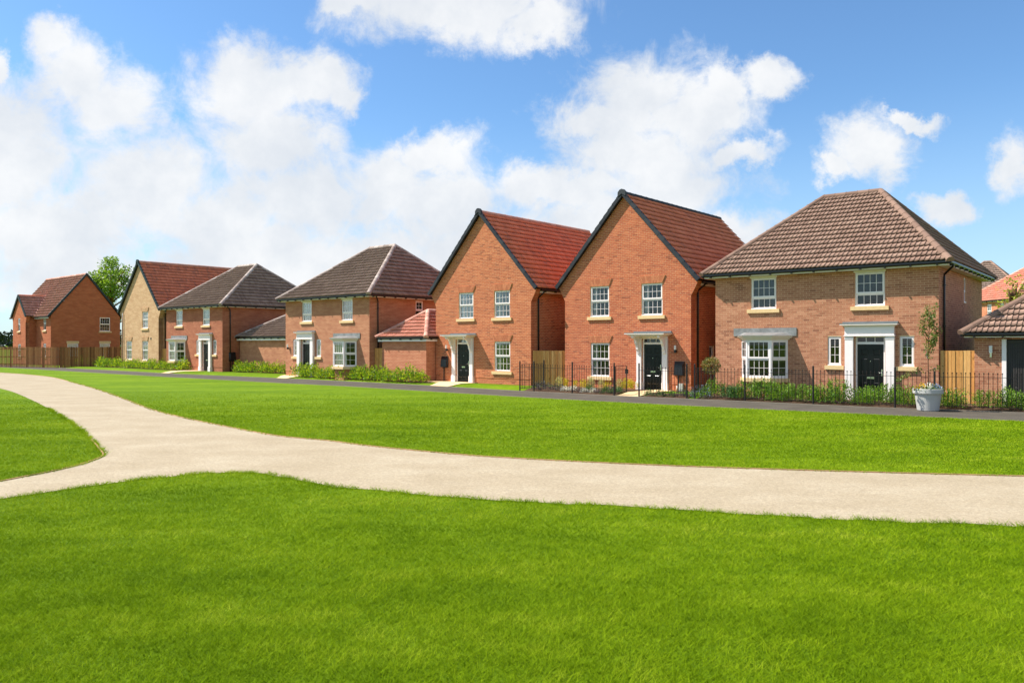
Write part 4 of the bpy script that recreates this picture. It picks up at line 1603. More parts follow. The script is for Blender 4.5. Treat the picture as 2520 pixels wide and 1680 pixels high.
def far_house():
    """house with a long front slope and a small projecting gabled wing, beyond the timber fence"""
    W, D = 10.0, 6.0
    h = house_root('detached_house', 'deep red brick house with brown roof behind the timber fence', -41.3, 69.5, -40.7, W)
    F = fr_front()
    mw = M['bt_red']
    wx0, wx1, wp = W - 7.1, W - 3.72, .85
    holes = [(8.15, 8.85, 3.25, 4.45), (8.15, 8.85, .85, 2.05)]
    wall(h, F, const(0), const(W), 4.56, [], holes, mw)
    for a in holes:
        window(h, F, *a, (3, 2), (3, 2), .5, 'net', True, .1, panes_on=False)
    ap = 8.36
    gl = lambda z: 0 if z < 4.56 else (z - 4.56) / (ap - 4.56) * D / 2
    sh = [(4.15, 5.1, 3.2, 4.5), (1.35, 2.3, .75, 2.05), (4.15, 5.1, .75, 2.05)]
    wall(h, fr_right(W), gl, lambda z: D - gl(z), ap - .02, [4.56], sh, mw)
    for i, a in enumerate(sh):
        window(h, fr_right(W), *a, (4, 2), (4, 2), .5, 'net' if i else None, True, .1, panes_on=False)
        if i:
            put_box('lintel', M['stone'], W - .01, W + .015, a[0] - .05, a[1] + .05, a[3], a[3] + .22, h)
    wall(h, fr_left(D), gl, lambda z: D - gl(z), ap - .02, [4.56], [], mw)
    wall(h, fr_back(W, D), const(0), const(W), 4.56, [], [], mw)
    ov = .3
    ze, zp = 4.45, ap + .12
    mb = MB()
    mb.add([(-.1, -ov, ze), (W + .1, -ov, ze), (W + .1, D / 2, zp), (-.1, D / 2, zp), (W + .1, D + ov, ze), (-.1, D + ov, ze)], [(0, 1, 2, 3), (3, 2, 4, 5)])
    mb.v = [(x, y, z - .03) for x, y, z in mb.v]
    roof = mb.build('roof', M['under'], h)
    fr, L = slope_frame((-.1, -ov, ze), (W + .1, -ov, ze), (-.1, D / 2, zp))
    tile_slope(roof, fr, W + .2, L, M['tile_terracotta'], (), 16)
    fr3, L3 = slope_frame((W + .1, D + ov, ze), (-.1, D + ov, ze), (W + .1, D / 2, zp))
    tile_slope(roof, fr3, W + .2, L3, M['tile_terracotta'], (), 16)
    ridge_run(roof, (0, D / 2, zp), (W, D / 2, zp), M['ridge_pink'], .45, .11, .04)
    for f_, x in ((fr, W + .2 - .02), (fr3, .02)):
        put_box('verge_board', M['cap_green'], x - .05, x + .05, 0, L, -.09, .07, roof, f_)
    # wing
    ww = wx1 - wx0
    wa = 6.45
    wl = lambda z: -.25 * max(0, min(1, (z - 3.97) / .59)) if z < 4.56 else -.25 + (z - 4.56) / (wa - 4.56) * (ww / 2 + .25)
    wh = [(1.35, 1.95, 3.2, 4.4), (1.35, 2.1, .85, 2.0)]
    wall(h, T(wx0, -wp, 0), wl, lambda z: ww - wl(z), wa - .02, [3.97, 4.56], wh, mw, kneel=.3)
    for a in wh:
        window(h, T(wx0, -wp, 0), *a, (2, 1), (2, 1), .5, 'net', True, .1, panes_on=False)
    wall(h, T(wx1, -wp, 0) @ RZ(R(90)), const(0), const(wp), 4.56, [], [], mw)
    wall(h, T(wx0, 0, 0) @ RZ(R(-90)), const(0), const(wp), 4.56, [], [], mw)
    xm = (wx0 + wx1) / 2
    wz = wa + .1
    ye = 1.6
    w2 = MB()
    w2.add([(wx0 - .3, -wp - .1, 4.55), (wx0 - .3, ye, 4.55), (xm, ye, wz), (xm, -wp - .1, wz), (wx1 + .3, -wp - .1, 4.55), (wx1 + .3, ye, 4.55)], [(0, 3, 2, 1), (4, 5, 2, 3)])
    w2.v = [(x, y, z - .03) for x, y, z in w2.v]
    wr = w2.build('wing_roof', M['under'], h)
    fr4, L4 = slope_frame((wx1 + .3, -wp - .1, 4.55), (wx1 + .3, ye, 4.55), (xm, -wp - .1, wz))
    # cut back along the valley where the wing runs into the main slope
    sl = (zp - ze) / (D / 2 + ov)
    yv0, yv1 = -ov + (4.55 - ze) / sl, -ov + (wz - ze) / sl
    p0, p1 = (yv0 + wp + .1, 0.0), (yv1 + wp + .1, L4)
    nn = Vector((p1[1] - p0[1], -(p1[0] - p0[0]))).normalized()
    tile_slope(wr, fr4, ye + wp + .1, L4, M['tile_terracotta'], [(p0, tuple(nn))], 8)
    fr5, L5 = slope_frame((wx0 - .3, ye, 4.55), (wx0 - .3, -wp - .1, 4.55), (xm, ye, wz))
    tile_slope(wr, fr5, ye + wp + .1, L5, M['tile_terracotta'], [((ye - yv0, 0.0), (Vector((-L5, (ye - yv1) - (ye - yv0))).normalized()[:]))], 8)
    ridge_run(wr, (xm, -wp - .05, wz), (xm, yv1, wz), M['tile_red'], .45, .1, .03)
    put_box('verge_board', M['cap_green'], -.04, .05, 0, L4, -.12, .07, wr, fr4)
    put_box('verge_board', M['cap_green'], ye + wp + .05, ye + wp + .14, 0, L5, -.12, .07, wr, fr5)
    put_box('fascia', M['white'], wx1 + .31, W + .1, -ov + .06, -ov + .08, 4.30, 4.44, h)
    gutter(h, (wx1 + .3, -ov + .057, 4.42), (W + .35, -ov + .057, 4.42), (0, -1, 0), False)
    return h


far_house()


def garage(name, label, X, Y, yaw, W, D, mats, pitch, soff, door=None, geo=False, front_holes=(), near=None, corner='right', ov=.25):
    """small hipped garage; X, Y is its front corner"""
    if corner == 'left':
        a = R(yaw)
        X, Y = X + math.cos(a) * W, Y + math.sin(a) * W
    h = house_root(name, label, X, Y, yaw, W)
    holes = [door] if door else []
    wall(h, fr_front(), const(0), const(W), soff + .05, [], holes, mats['wall'], mats.get('brick'), 300 if geo else 0, None, near=near)
    wall(h, fr_right(W), const(0), const(D), soff + .05, [], [], mats['wall'], None)
    wall(h, fr_left(D), const(0), const(D), soff + .05, [], [], mats['wall'], mats.get('brick'), 0)
    wall(h, fr_back(W, D), const(0), const(W), soff + .05, [], [], mats.get('far', mats['wall']))
    ze = soff + .18 + mats.get('drop', 0)
    rise = (W / 2 + ov) * math.tan(R(pitch))
    roof, z0, o, gz = hip_roof(h, W, D, ov, ze, ze + rise, W / 2, D - W / 2, mats['tile'], mats['cap'], 300 if geo else 0, mats.get('near_tile', (0, 0)), max(6, int(round((W / 2 + ov) / math.cos(R(pitch)) / .32))), ridge_along='y', fdrop=mats.get('drop', 0))
    if door:
        x0, x1, z0_, z1_ = door
        d = MB().box(x0 + .12, x1 - .12, .08, .12, z0_, z1_ - .03).build('garage_door', M['garage_door'], h)
        n = int((x1 - x0 - .3) / .062)
        rib = MB()
        for i in range(n):
            xx = x0 + .15 + (x1 - x0 - .3) * (i + .5) / n
            rib.box(xx - .018, xx + .018, .066, .081, z0_ + .05, z1_ - .14)
        tag(rib.build('ribs', M['garage_door'], d), None, None, None, 'stuff')
        put_box('rail', M['garage_door'], x0 + .12, x1 - .12, .055, .081, z1_ - .12, z1_ - .03, d)
        put_box('garage_door_frame', M['white'], x0 - .0, x0 + .118, -.025, .1, 0.0, z1_ - .005, h)
        put_box('garage_door_frame', M['white'], x1 - .118, x1, -.025, .1, 0.0, z1_ - .005, h)
    return h


GA = garage('brick_garage', 'brick garage with brown hipped roof and dark ribbed door at the right edge', 14.66, 24.60, -39.6, 3.9, 6.4,
            {'brick': M['brick_pink'], 'wall': M['mortar_pale'], 'tile': M['tile_brown'], 'cap': M['ridge_brown'], 'far': M['bt_brown'], 'near_tile': (0, 0)}, 36, 2.2, (.74, 3.3, -.02, 2.19), True, near=(.4, 1.4), corner='left', ov=.34)
GC = garage('brick_garage', 'small blank-walled garage with salmon roof left of the orange gabled house', -4.38, 39.63, -40.8, 3.47, 6.0,
            {'wall': M['bt_garage'], 'tile': M['tile_salmon'], 'cap': M['ridge_pink'], 'drop': .08}, 36, 2.12)
GE = garage('brick_garage', 'wide garage with grey hipped roof between the two grey-roofed houses', -19.0, 54.18, -40.2, 6.0, 6.4,
            {'wall': M['bt_brown'], 'tile': M['tile_grey'], 'cap': M['ridge_pale'], 'drop': .10}, 31, 2.22, corner='left')


def plain_house(name, label, X, Y, yaw, W, D, zb, soff, zr, mats, wins, run=None):
    h = house_root(name, label, X, Y, yaw, W, zb)
    wall(h, fr_front(), const(0), const(W), soff + .06, [], wins, mats['wall'], zbase=-.6)
    for w in wins:
        window(h, fr_front(), *w, (2, 2), (2, 1), .4, 'net', True, .1, panes_on=False)
    for f_, w_ in ((fr_right(W), D), (fr_left(D), D), (fr_back(W, D), W)):
        wall(h, f_, const(0), const(w_), soff + .06, [], [], mats['wall'], zbase=-.6)
    if run:
        hip_roof(h, W, D, .35, soff + .2, zr, run, D - run, mats['tile'], mats['cap'], ridge_along='y')
    else:
        hip_roof(h, W, D, .35, soff + .2, zr, D / 2 - .2, W - D / 2 + .2, mats['tile'], mats['cap'])
    return h


plain_house('background_house', 'house with bright terracotta hipped roof above the garage at the right edge', 45.6, 70.6, -88.0, 7.4, 12.0, 1.35, 4.55, 8.6,
            {'wall': M['bt_garage'], 'tile': M['tile_salmon'], 'cap': M['tile_salmon']}, [(3.7, 4.35, 3.3, 4.45), (5.6, 6.6, 3.2, 4.45)], 5.0)
plain_house('background_house', 'far house showing only its dark hipped roof behind the terracotta roof', 58.95, 89.35, -40.0, 8.5, 8.2, 2.6, 5.0, 9.5,
            {'wall': M['bt_brown'], 'tile': M['tile_grey'], 'cap': M['tile_brown']}, [])

wall_lamp('wall lamp right of the black door of the railed red house', B, 5.67, 1.77)
wall_lamp('wall lamp left of the door of the orange gabled house', C, .88, 1.77)
wall_lamp('wall lamp at the left corner of the brown house with the bracketless porch', D_, .36, 1.80)
meter_box('black meter box on the wall of the railed red house', HM[B.name], 5.83, .74)
meter_box('black meter box between lamp and corner of the orange gabled house', HM[C.name], .70, .83, .47, .56)
meter_box('black meter box low on the shaded side of the rust brick house', HM[E_.name] @ fr_right(8.01), 0.72, .82, .5, .62)
o = link('garage_lamp', None, None, HM[GA.name] @ T(.45, 0, 1.62))
tag(o, 'steel cylinder lamp beside the dark ribbed garage door', 'lamp')
MB().tube([(0, -.08, .14), (0, -.08, .36)], .05, 12).build('lamp_shade', M['lamp_glass'], o)
MB().tube([(0, -.08, 0), (0, -.08, .14)], .034, 12).build('lamp_holder', M['chrome'], o)
MB().box(-.02, .02, -.06, -.008, .04, .10).build('lamp_arm', M['chrome'], o)
o = link('outlet_box', None, None, HM[B.name] @ T(5.93, -.0, .13))
tag(o, 'small grey service box low on the railed red house', 'service box')
MB().box(-.08, .08, -.12, -.008, 0, .30).build('cover', M['pot'], o)
MB().tube([(-.2, -.06, 0), (-.2, -.06, .2), (-.12, -.06, .24), (-.08, -.06, .18)], .018, 8).build('pipe', M['white_soft'], o, None, True)


# ------------------------------------------------------------------ fences and gates
def board_gate(label, p0, p1, h, z0, n, mat, rails=True):
    a, b = Vector(p0), Vector(p1)
    d = b - a
    L = d.length
    o = link('board_gate', None, None, T(a.x, a.y, z0) @ RZ(math.atan2(d.y, d.x)))
    tag(o, label, 'gate', 'pale timber gates between the houses')
    for i in range(n):
        x = L * i / n
        y = -.014 if i % 2 else 0.0
        put_box('board', mat, x + .006, x + L / n - .002, y - .011, y + .011, .03, h + random.uniform(-.008, .008), o)
    for z in (.3, h * .5, h - .25):
        put_box('rail', mat, 0, L, .012, .06, z, z + .09, o)
    return o


def hpt(h, x, y):
    p = HM[h.name] @ Vector((x, y, 0))
    return (p.x, p.y)


board_gate('pale timber gate between the two red-roofed gabled houses', hpt(C, 6.42, .10), hpt(B, -.03, .30), 1.62, .10, 17, M['wood_new'])
board_gate('pale timber gate between the nearest house and the right-hand garage', hpt(A, 7.75, .12), hpt(GA, -.02, .14), 1.72, .10, 9, M['wood_new'])
board_gate('pale timber gate left of the salmon-roofed garage', hpt(D_, 7.93, .35), hpt(GC, -.02, .15), 1.70, .10, 9, M['wood_new'])
board_gate('pale timber gate beside the buff gabled house', hpt(G, 6.52, .30), hpt(E_, -.03, .25), 1.56, .10, 9, M['wood_new'])


def timber_fence(label, p0, p1, gap, nb):
    a, b = Vector(p0), Vector(p1)
    d = b - a
    L = d.length
    o = link('timber_fence', None, None, T(a.x, a.y, gz_at(*p0) * .5) @ RZ(math.atan2(d.y, d.x)))
    tag(o, label, 'fence')
    w = L / nb
    for i in range(nb):
        put_box('board', M['wood_old'], i * w, i * w + w * gap * random.uniform(.92, 1.04), -.012, .008, .02, 1.76 + random.uniform(-.02, .02), o)
    for z in (.22, .86, 1.52):
        put_box('rail', M['wood_old'], 0, L, .009, .05, z, z + .09, o)
    k = int(L / 2.4) + 1
    for i in range(k + 1):
        x = L * i / k
        put_box('post', M['wood_old'], x - .05, x + .05, .051, .15, -.1, 1.72, o)
    return o


timber_fence('brown picket fence with gaps between its boards at the left edge', (-47.0, 68.3), (-37.9, 65.0), .60, 62)
timber_fence('close-boarded brown fence running into the buff gabled house', (-37.85, 65.0), (-32.6, 66.1), .9, 40)

IRON_BAR = {}


def railing(label, pts, h=1.12, post_h=1.28, z=0.03, group='black iron railings before the near houses', first=True, last=True, end_drop=0):
    """one run of railing: round posts with ball tops, two rails, thin bars with little knobs"""
    o = link('iron_railing', None, None, T(pts[0][0], pts[0][1], z))
    tag(o, label, 'railing', group)
    o0 = Vector((pts[0][0], pts[0][1], 0))
    if 'bar' not in IRON_BAR:
        IRON_BAR['bar'] = MB().tube([(0, 0, .08), (0, 0, h - .02)], .0075, 6).tube([(0, 0, h - .025), (0, 0, h + .012)], .016, 6).mesh('bar', M['iron'])
        IRON_BAR['post'] = MB().tube([(0, 0, -.1), (0, 0, post_h - .06)], .031, 10).tube([(0, 0, post_h - .06), (0, 0, post_h - .045), (0, 0, post_h - .02), (0, 0, post_h)], [.018, .033, .03, .008], 10).mesh('post', M['iron'])
    for i, p in enumerate(pts):
        if (i == 0 and not first) or (i == len(pts) - 1 and not last):
            continue
        link('post', IRON_BAR['post'], o, T(p[0] - o0.x, p[1] - o0.y, 0))
    for p, q in zip(pts, pts[1:]):
        a, b = Vector((p[0], p[1], 0)) - o0, Vector((q[0], q[1], 0)) - o0
        d = b - a
        for zz in (.10, h - .13):
            m = T(*((a + b) / 2)) @ RZ(math.atan2(d.y, d.x))
            put_box('rail', M['iron'], -d.length / 2, d.length / 2, -.018, .018, zz, zz + .012, o, m)
        n = max(2, int(d.length / .118))
        for k in range(1, n):
            pt = a + d * (k / n)
            link('bar', IRON_BAR['bar'], o, T(pt.x, pt.y, random.uniform(-.004, .004)))
    return o


railing('black iron railing before the flower bed of the red house', [(.34, 33.33), (.93, 32.92), (2.46, 31.69), (3.98, 30.24)])
railing('black iron railing running back from the path beside the flower bed', [(.34, 33.33), (1.45, 35.2)], first=False)
railing('short black iron railing before the door of the red house', [(4.85, 29.63), (6.44, 28.59)])
railing('long black iron railing before the shrubs of the nearest house', [(6.69, 28.42), (8.23, 27.43), (10.07, 25.95), (12.09, 24.50), (13.05, 23.97), (15.6, 22.7), (17.8, 21.4)])
railing('black iron railing running back beside the clipped standard bush', [(6.69, 28.42), (7.75, 29.75)], first=False)
gt = link('iron_gate', None, None, T(4.02, 30.30, .04) @ RZ(math.atan2(.86, .62)))
tag(gt, 'black iron gate standing open on the flagged path', 'gate')
for x in (0.03, .98):
    MB().tube([(x, 0, .04), (x, 0, 1.12)], .022, 8).build('gate_post', M['iron'], gt)
for zz in (.08, .98):
    put_box('rail', M['iron'], .03, .98, -.014, .014, zz, zz + .014, gt)
for k in range(1, 8):
    link('bar', IRON_BAR['bar'], gt, T(.03 + .95 * k / 8, 0, .02))
put_box('latch', M['iron'], .93, 1.03, -.05, .05, .80, .98, gt)

# paving and beds
sheet('flagged_path', [(4.02, 30.22), (4.80, 29.66), (6.9, 32.0), (6.05, 32.4)], M['slab'], .030, 'cream flagged path to the door of the red house', cell=.4)
sheet('flagged_path', [(-3.98, 37.42), (-3.05, 36.55), (-1.5, 38.35), (-2.8, 39.3), (-4.3, 40.4), (-4.85, 39.7), (-3.6, 38.6)], M['slab'], .030, 'cream flagged path to the door of the orange gabled house', cell=.4)
sheet('flagged_path', [(-13.85, 45.62), (-13.2, 45.1), (-12.3, 45.95), (-13.9, 47.4)], M['slab'], .030, 'cream flagged path at the left corner of the brown house', cell=.4)
sheet('flagged_path', [(-24.2, 53.5), (-23.4, 52.85), (-21.4, 55.0), (-23.2, 56.4)], M['slab'], .030, 'cream flagged path to the rust brick house', cell=.4)
sheet('flower_bed', [(.45, 33.35), (.98, 33.0), (2.5, 31.78), (3.95, 30.32), (4.62, 31.1), (5.8, 32.35), (2.45, 35.2), (1.5, 35.1)], M['soil'], .020, 'soil of the flower bed before the red house', cell=.4)
sheet('flower_bed', [(4.92, 29.72), (6.46, 28.68), (7.0, 29.5), (5.7, 30.5)], M['soil'], .020, 'soil of the small bed beside the flagged path', cell=.4)
sheet('planting_bed', [(6.75, 28.5), (8.25, 27.5), (10.1, 26.02), (12.1, 24.57), (13.3, 23.86), (15.6, 22.8), (18.2, 21.3), (18.9, 22.3), (13.9, 25.15), (7.9, 30.0)], M['soil'], .020, 'soil of the shrub bed before the nearest house', cell=.4)
sheet('planting_bed', [(-12.95, 46.0), (-3.95, 38.35), (-4.6, 39.6), (-8.0, 41.9), (-12.9, 46.4)], M['soil'], .020, 'soil under the laurels before the brown house', cell=.4)
sheet('planting_bed', [(-38.9, 68.6), (-23.4, 55.3), (-22.9, 56.2), (-37.5, 69.4)], M['soil'], .020, 'soil under the laurels before the buff house', cell=.4)
sheet('planting_bed', [(-19.0, 52.9), (-14.4, 49.9), (-13.9, 50.7), (-18.6, 54.0)], M['soil'], .020, 'soil under the laurels before the wide garage', cell=.4)


# ------------------------------------------------------------------ plants
LEAFM = {}


def leaf_cloud(key, mat, n, w, h, leaf, shape='dome', seed=0, upright=0.3, inner=0.35, z0=0.0):
    """many small folded leaves spread through a volume"""
    if key in LEAFM:
        return LEAFM[key]
    rg = np.random.default_rng(seed)
    d = rg.normal(size=(n, 3))
    d /= np.linalg.norm(d, axis=1)[:, None]
    rad = inner + (1 - inner) * rg.random(n) ** 0.6
    if shape == 'dome':
        d[:, 2] = np.abs(d[:, 2])
        lump = 1 + .22 * np.sin(d[:, 0] * 5 + seed) * np.cos(d[:, 1] * 4 + seed * 2) + .12 * np.sin(d[:, 0] * 11 + d[:, 1] * 9 + seed)
        c = d * (rad * lump)[:, None] * np.array([w / 2, w / 2, h])
        c[:, 2] = c[:, 2] * .9 + .06 * h
    elif shape == 'ball':
        lump = 1 + .10 * np.sin(d[:, 0] * 7 + seed) * np.cos(d[:, 2] * 6)
        c = d * (rad * lump)[:, None] * np.array([w / 2, w / 2, h / 2])
    elif shape == 'spires':
        k = max(5, int(n / 45))
        base = rg.uniform(-.5, .5, (k, 2)) * w * .8
        hh = h * rg.uniform(.55, 1.0, k)
        i = rg.integers(0, k, n)
        t = rg.random(n) ** .8
        lean = rg.normal(0, .12, (k, 2))
        c = np.stack([base[i, 0] + lean[i, 0] * t * hh[i] + rg.normal(0, .035, n) * (1.4 - t), base[i, 1] + lean[i, 1] * t * hh[i] + rg.normal(0, .035, n) * (1.4 - t), .05 + t * hh[i]], 1)
    c[:, 2] += z0
    out = d.copy()
    out[:, 2] += upright
    out += rg.normal(0, .5, (n, 3))
    out /= np.linalg.norm(out, axis=1)[:, None]
    ax = np.cross(out, rg.normal(size=(n, 3)))
    ax /= np.linalg.norm(ax, axis=1)[:, None]
    nm = np.cross(ax, out)
    L = leaf * rg.uniform(.7, 1.25, n)[:, None]
    Wd = L * .42
    p0 = c
    p1 = c + out * L * .5 + ax * Wd * .5 - nm * L * .06
    p2 = c + out * L - nm * L * .16
    p3 = c + out * L * .5 - ax * Wd * .5 - nm * L * .06
    v = np.stack([p0, p1, p2, p3], 1).reshape(-1, 3)
    f = [(4 * i, 4 * i + 1, 4 * i + 2, 4 * i + 3) for i in range(n)]
    me = bpy.data.meshes.new('foliage')
    me.from_pydata(v.tolist(), [], f)
    me.materials.append(mat)
    LEAFM[key] = me
    return me


def stems(key, mat, h, w, n, seed, r=.008):
    if key in LEAFM:
        return LEAFM[key]
    rg = random.Random(seed)
    mb = MB()
    for i in range(n):
        a = rg.uniform(0, 6.28)
        b = rg.uniform(.1, .45) * w
        mb.tube([(.03 * math.cos(a), .03 * math.sin(a), -.04), (b * .5 * math.cos(a), b * .5 * math.sin(a), h * .4), (b * math.cos(a + .2), b * math.sin(a + .2), h * .8)], [r, r * .8, r * .4], 5)
    LEAFM[key] = mb.mesh('stems', mat)
    return LEAFM[key]


def plant(name, label, cat, x, y, foliage, stem, group=None, s=1.0, sz=1.0, flowers=None):
    o = link(name, None, None, T(x, y, gz_at(x, y) + .008) @ RZ(random.uniform(0, 6.28)) @ Matrix.Diagonal((s, s, s * sz, 1)))
    tag(o, label, cat, group)
    link('foliage', foliage, o)
    if stem:
        link('stems', stem, o)
    if flowers:
        link('flowers', flowers, o)
    return o


def along(p0, p1, n, jit=.1):
    for i in range(n):
        t = (i + .5) / n
        yield p0[0] + (p1[0] - p0[0]) * t + random.uniform(-jit, jit), p0[1] + (p1[1] - p0[1]) * t + random.uniform(-jit, jit)


ORD = ['leftmost', 'second', 'third', 'fourth', 'fifth', 'sixth', 'seventh', 'eighth', 'ninth', 'tenth', 'eleventh', 'twelfth', 'thirteenth', 'fourteenth', 'fifteenth', 'sixteenth', 'seventeenth', 'eighteenth', 'nineteenth', 'twentieth', 'twenty-first', 'twenty-second', 'twenty-third']


def nth(i, what):
    return (ORD[i] + ' ' + what) if i == 0 else (ORD[i] + ' ' + what.replace(' in ', ' from the left in ', 1))


laur = [leaf_cloud('laurel%d' % i, M['leaf_laurel'], 520, 1.0, .72, .125, 'dome', 10 + i, .5, .25) for i in range(4)]
laur_s = [stems('laurel_s%d' % i, M['bark'], .6, .9, 9, 30 + i) for i in range(2)]
for i, (x, y) in enumerate(along((-12.75, 45.85), (-4.35, 38.85), 15)):
    plant('laurel_bush', nth(i, 'laurel bush in the row before the brown house'), 'bush', x, y, laur[i % 4], laur_s[i % 2], 'laurels before the brown house', random.uniform(.85, 1.12), random.uniform(.9, 1.15))
for i, (x, y) in enumerate(along((-38.5, 68.6), (-23.3, 55.75), 22, .15)):
    plant('laurel_bush', nth(i, 'laurel bush in the row before the buff house'), 'bush', x, y, laur[i % 4], laur_s[i % 2], 'laurels before the buff house', random.uniform(.9, 1.15), random.uniform(.9, 1.15))
for i, (x, y) in enumerate(along((-18.9, 53.1), (-14.5, 50.3), 7)):
    plant('laurel_bush', nth(i, 'laurel bush in the row before the wide garage'), 'bush', x, y, laur[i % 4], laur_s[i % 2], 'laurels before the wide garage', random.uniform(.85, 1.1), random.uniform(.9, 1.15))

shr = [leaf_cloud('shrub%d' % i, M['leaf_shrub'], 1400, .9, .72, .068, 'spires' if i % 2 else 'dome', 50 + i, .6, .2) for i in range(4)]
shr_f = [leaf_cloud('shrubfl%d' % i, M['flower_white'], 40, .95, .76, .03, 'dome', 70 + i, .8, .8) for i in range(2)]
shr_s = stems('shrub_s', M['bark'], .55, .7, 8, 60)
line = resample([(8.3, 27.85), (10.3, 26.3), (12.3, 24.95), (13.5, 24.25), (16.0, 23.0), (17.9, 22.0)], 18)
for i, (x, y) in enumerate(line):
    plant('leafy_shrub', nth(i, 'small-leaved shrub in the row along the long railing'), 'shrub', x + random.uniform(-.12, .12), y + random.uniform(-.1, .1), shr[i % 4], shr_s, 'shrubs behind the long railing', random.uniform(.7, 1.05), random.uniform(.85, 1.1), shr_f[i % 2])
for i, (x, y) in enumerate(along((8.6, 28.35), (12.9, 25.1), 6)):
    plant('leafy_shrub', nth(i, 'shrub in the back row close to the nearest house wall'), 'shrub', x, y, shr[(i + 1) % 4], shr_s, 'shrubs behind the long railing', random.uniform(.6, .8), 1.0)
plant('rosemary_shrub', 'fine-leaved low green shrub by the first long railing panel', 'shrub', 7.95, 28.0, leaf_cloud('rosemary', M['leaf_green'], 1500, .9, .5, .06, 'spires', 81, 1.6), None)
plant('blue_flower_shrub', 'low shrub with small blue flowers beside the standard bush', 'shrub', 6.95, 28.6, leaf_cloud('bluesh', M['leaf_green'], 800, .8, .45, .045, 'dome', 82, .5), None, None, 1, 1, leaf_cloud('bluefl', M['flower_blue'], 320, .85, .5, .04, 'dome', 83, .6, .75))
plant('viburnum_shrub', 'rounded glossy shrub at the foot of the standard bush', 'shrub', 7.5, 28.75, leaf_cloud('viburnum', M['leaf_shrub'], 1000, 1.0, .62, .07, 'dome', 84, .5), None)

# flower bed of the red house
bed = [('yellow_euonymus', 'leaf_yellow', 'spires', .45, .42, .05), ('cream_euonymus', 'leaf_cream', 'ball', .30, .46, .045), ('lavender_clump', 'leaf_lavender', 'dome', .5, .34, .05), ('green_hebe', 'leaf_green', 'dome', .42, .30, .045), ('white_flower_mound', 'flower_white', 'dome', .42, .22, .045), ('heather_mound', 'leaf_heather', 'dome', .42, .24, .04)]
BM = {n_: leaf_cloud('bed' + n_, M[m_], 420, w_, h_, l_, s_, 90 + i, .8, .3, h_ / 2 if s_ == 'ball' else 0) for i, (n_, m_, s_, w_, h_, l_) in enumerate(bed)}
spots = [('lavender_clump', 1.05, 33.45), ('lavender_clump', 1.55, 33.2), ('lavender_clump', 1.95, 32.75), ('lavender_clump', 1.25, 33.9),
         ('cream_euonymus', 2.05, 33.6), ('yellow_euonymus', 2.3, 33.35), ('yellow_euonymus', 2.75, 33.1), ('yellow_euonymus', 3.05, 32.85), ('cream_euonymus', 3.35, 32.9), ('cream_euonymus', 3.75, 32.55),
         ('yellow_euonymus', 3.95, 32.2), ('cream_euonymus', 4.45, 32.1), ('yellow_euonymus', 4.65, 31.75), ('yellow_euonymus', 4.85, 32.05), ('yellow_euonymus', 5.1, 32.3),
         ('white_flower_mound', 2.2, 32.5), ('white_flower_mound', 2.55, 32.3), ('heather_mound', 2.75, 31.95), ('white_flower_mound', 2.95, 31.75), ('green_hebe', 3.2, 31.9), ('white_flower_mound', 3.3, 31.45),
         ('heather_mound', 3.45, 31.2), ('green_hebe', 3.75, 31.0), ('heather_mound', 3.95, 31.35), ('green_hebe', 4.1, 30.85), ('green_hebe', 4.3, 31.1),
         ('green_hebe', 5.25, 29.75), ('green_hebe', 5.65, 29.5), ('green_hebe', 6.0, 29.3), ('lavender_clump', 6.35, 29.2), ('green_hebe', 6.6, 29.1)]
LB = {'yellow_euonymus': 'yellow-leaved upright bush in the bed before the red house', 'cream_euonymus': 'cream variegated upright bush in the bed before the red house', 'lavender_clump': 'grey-purple clump in the beds before the red house', 'green_hebe': 'rounded green clump in the beds before the red house', 'white_flower_mound': 'low mound of white flowers in the red house bed', 'heather_mound': 'low pinkish heather mound in the red house bed'}
CNT = {}
LB = {k: v.replace(' in ', ' in ', 1) for k, v in LB.items()}
for n_, x, y in sorted(spots, key=lambda t: t[1] / t[2]):
    CNT[n_] = CNT.get(n_, -1) + 1
    plant(n_, nth(CNT[n_], LB[n_]), 'plant', x, y, BM[n_], None, n_.replace('_', ' ') + ' plants in the bed', random.uniform(.85, 1.15))

# standard bush
o = thing('standard_bush', 'clipped ball-headed standard bush at the corner of the nearest house', 'bush', (7.42, 28.95, gz_at(7.42, 28.95)))
MB().tube([(0, 0, -.03), (.01, 0, .4), (-.01, 0, .95)], [.028, .024, .02], 8).build('trunk', M['stem_grey'], o, None, True)
link('crown', leaf_cloud('photinia', M['leaf_photinia'], 1100, .66, .62, .075, 'ball', 101, .3, .5), o, T(0, 0, 1.12))

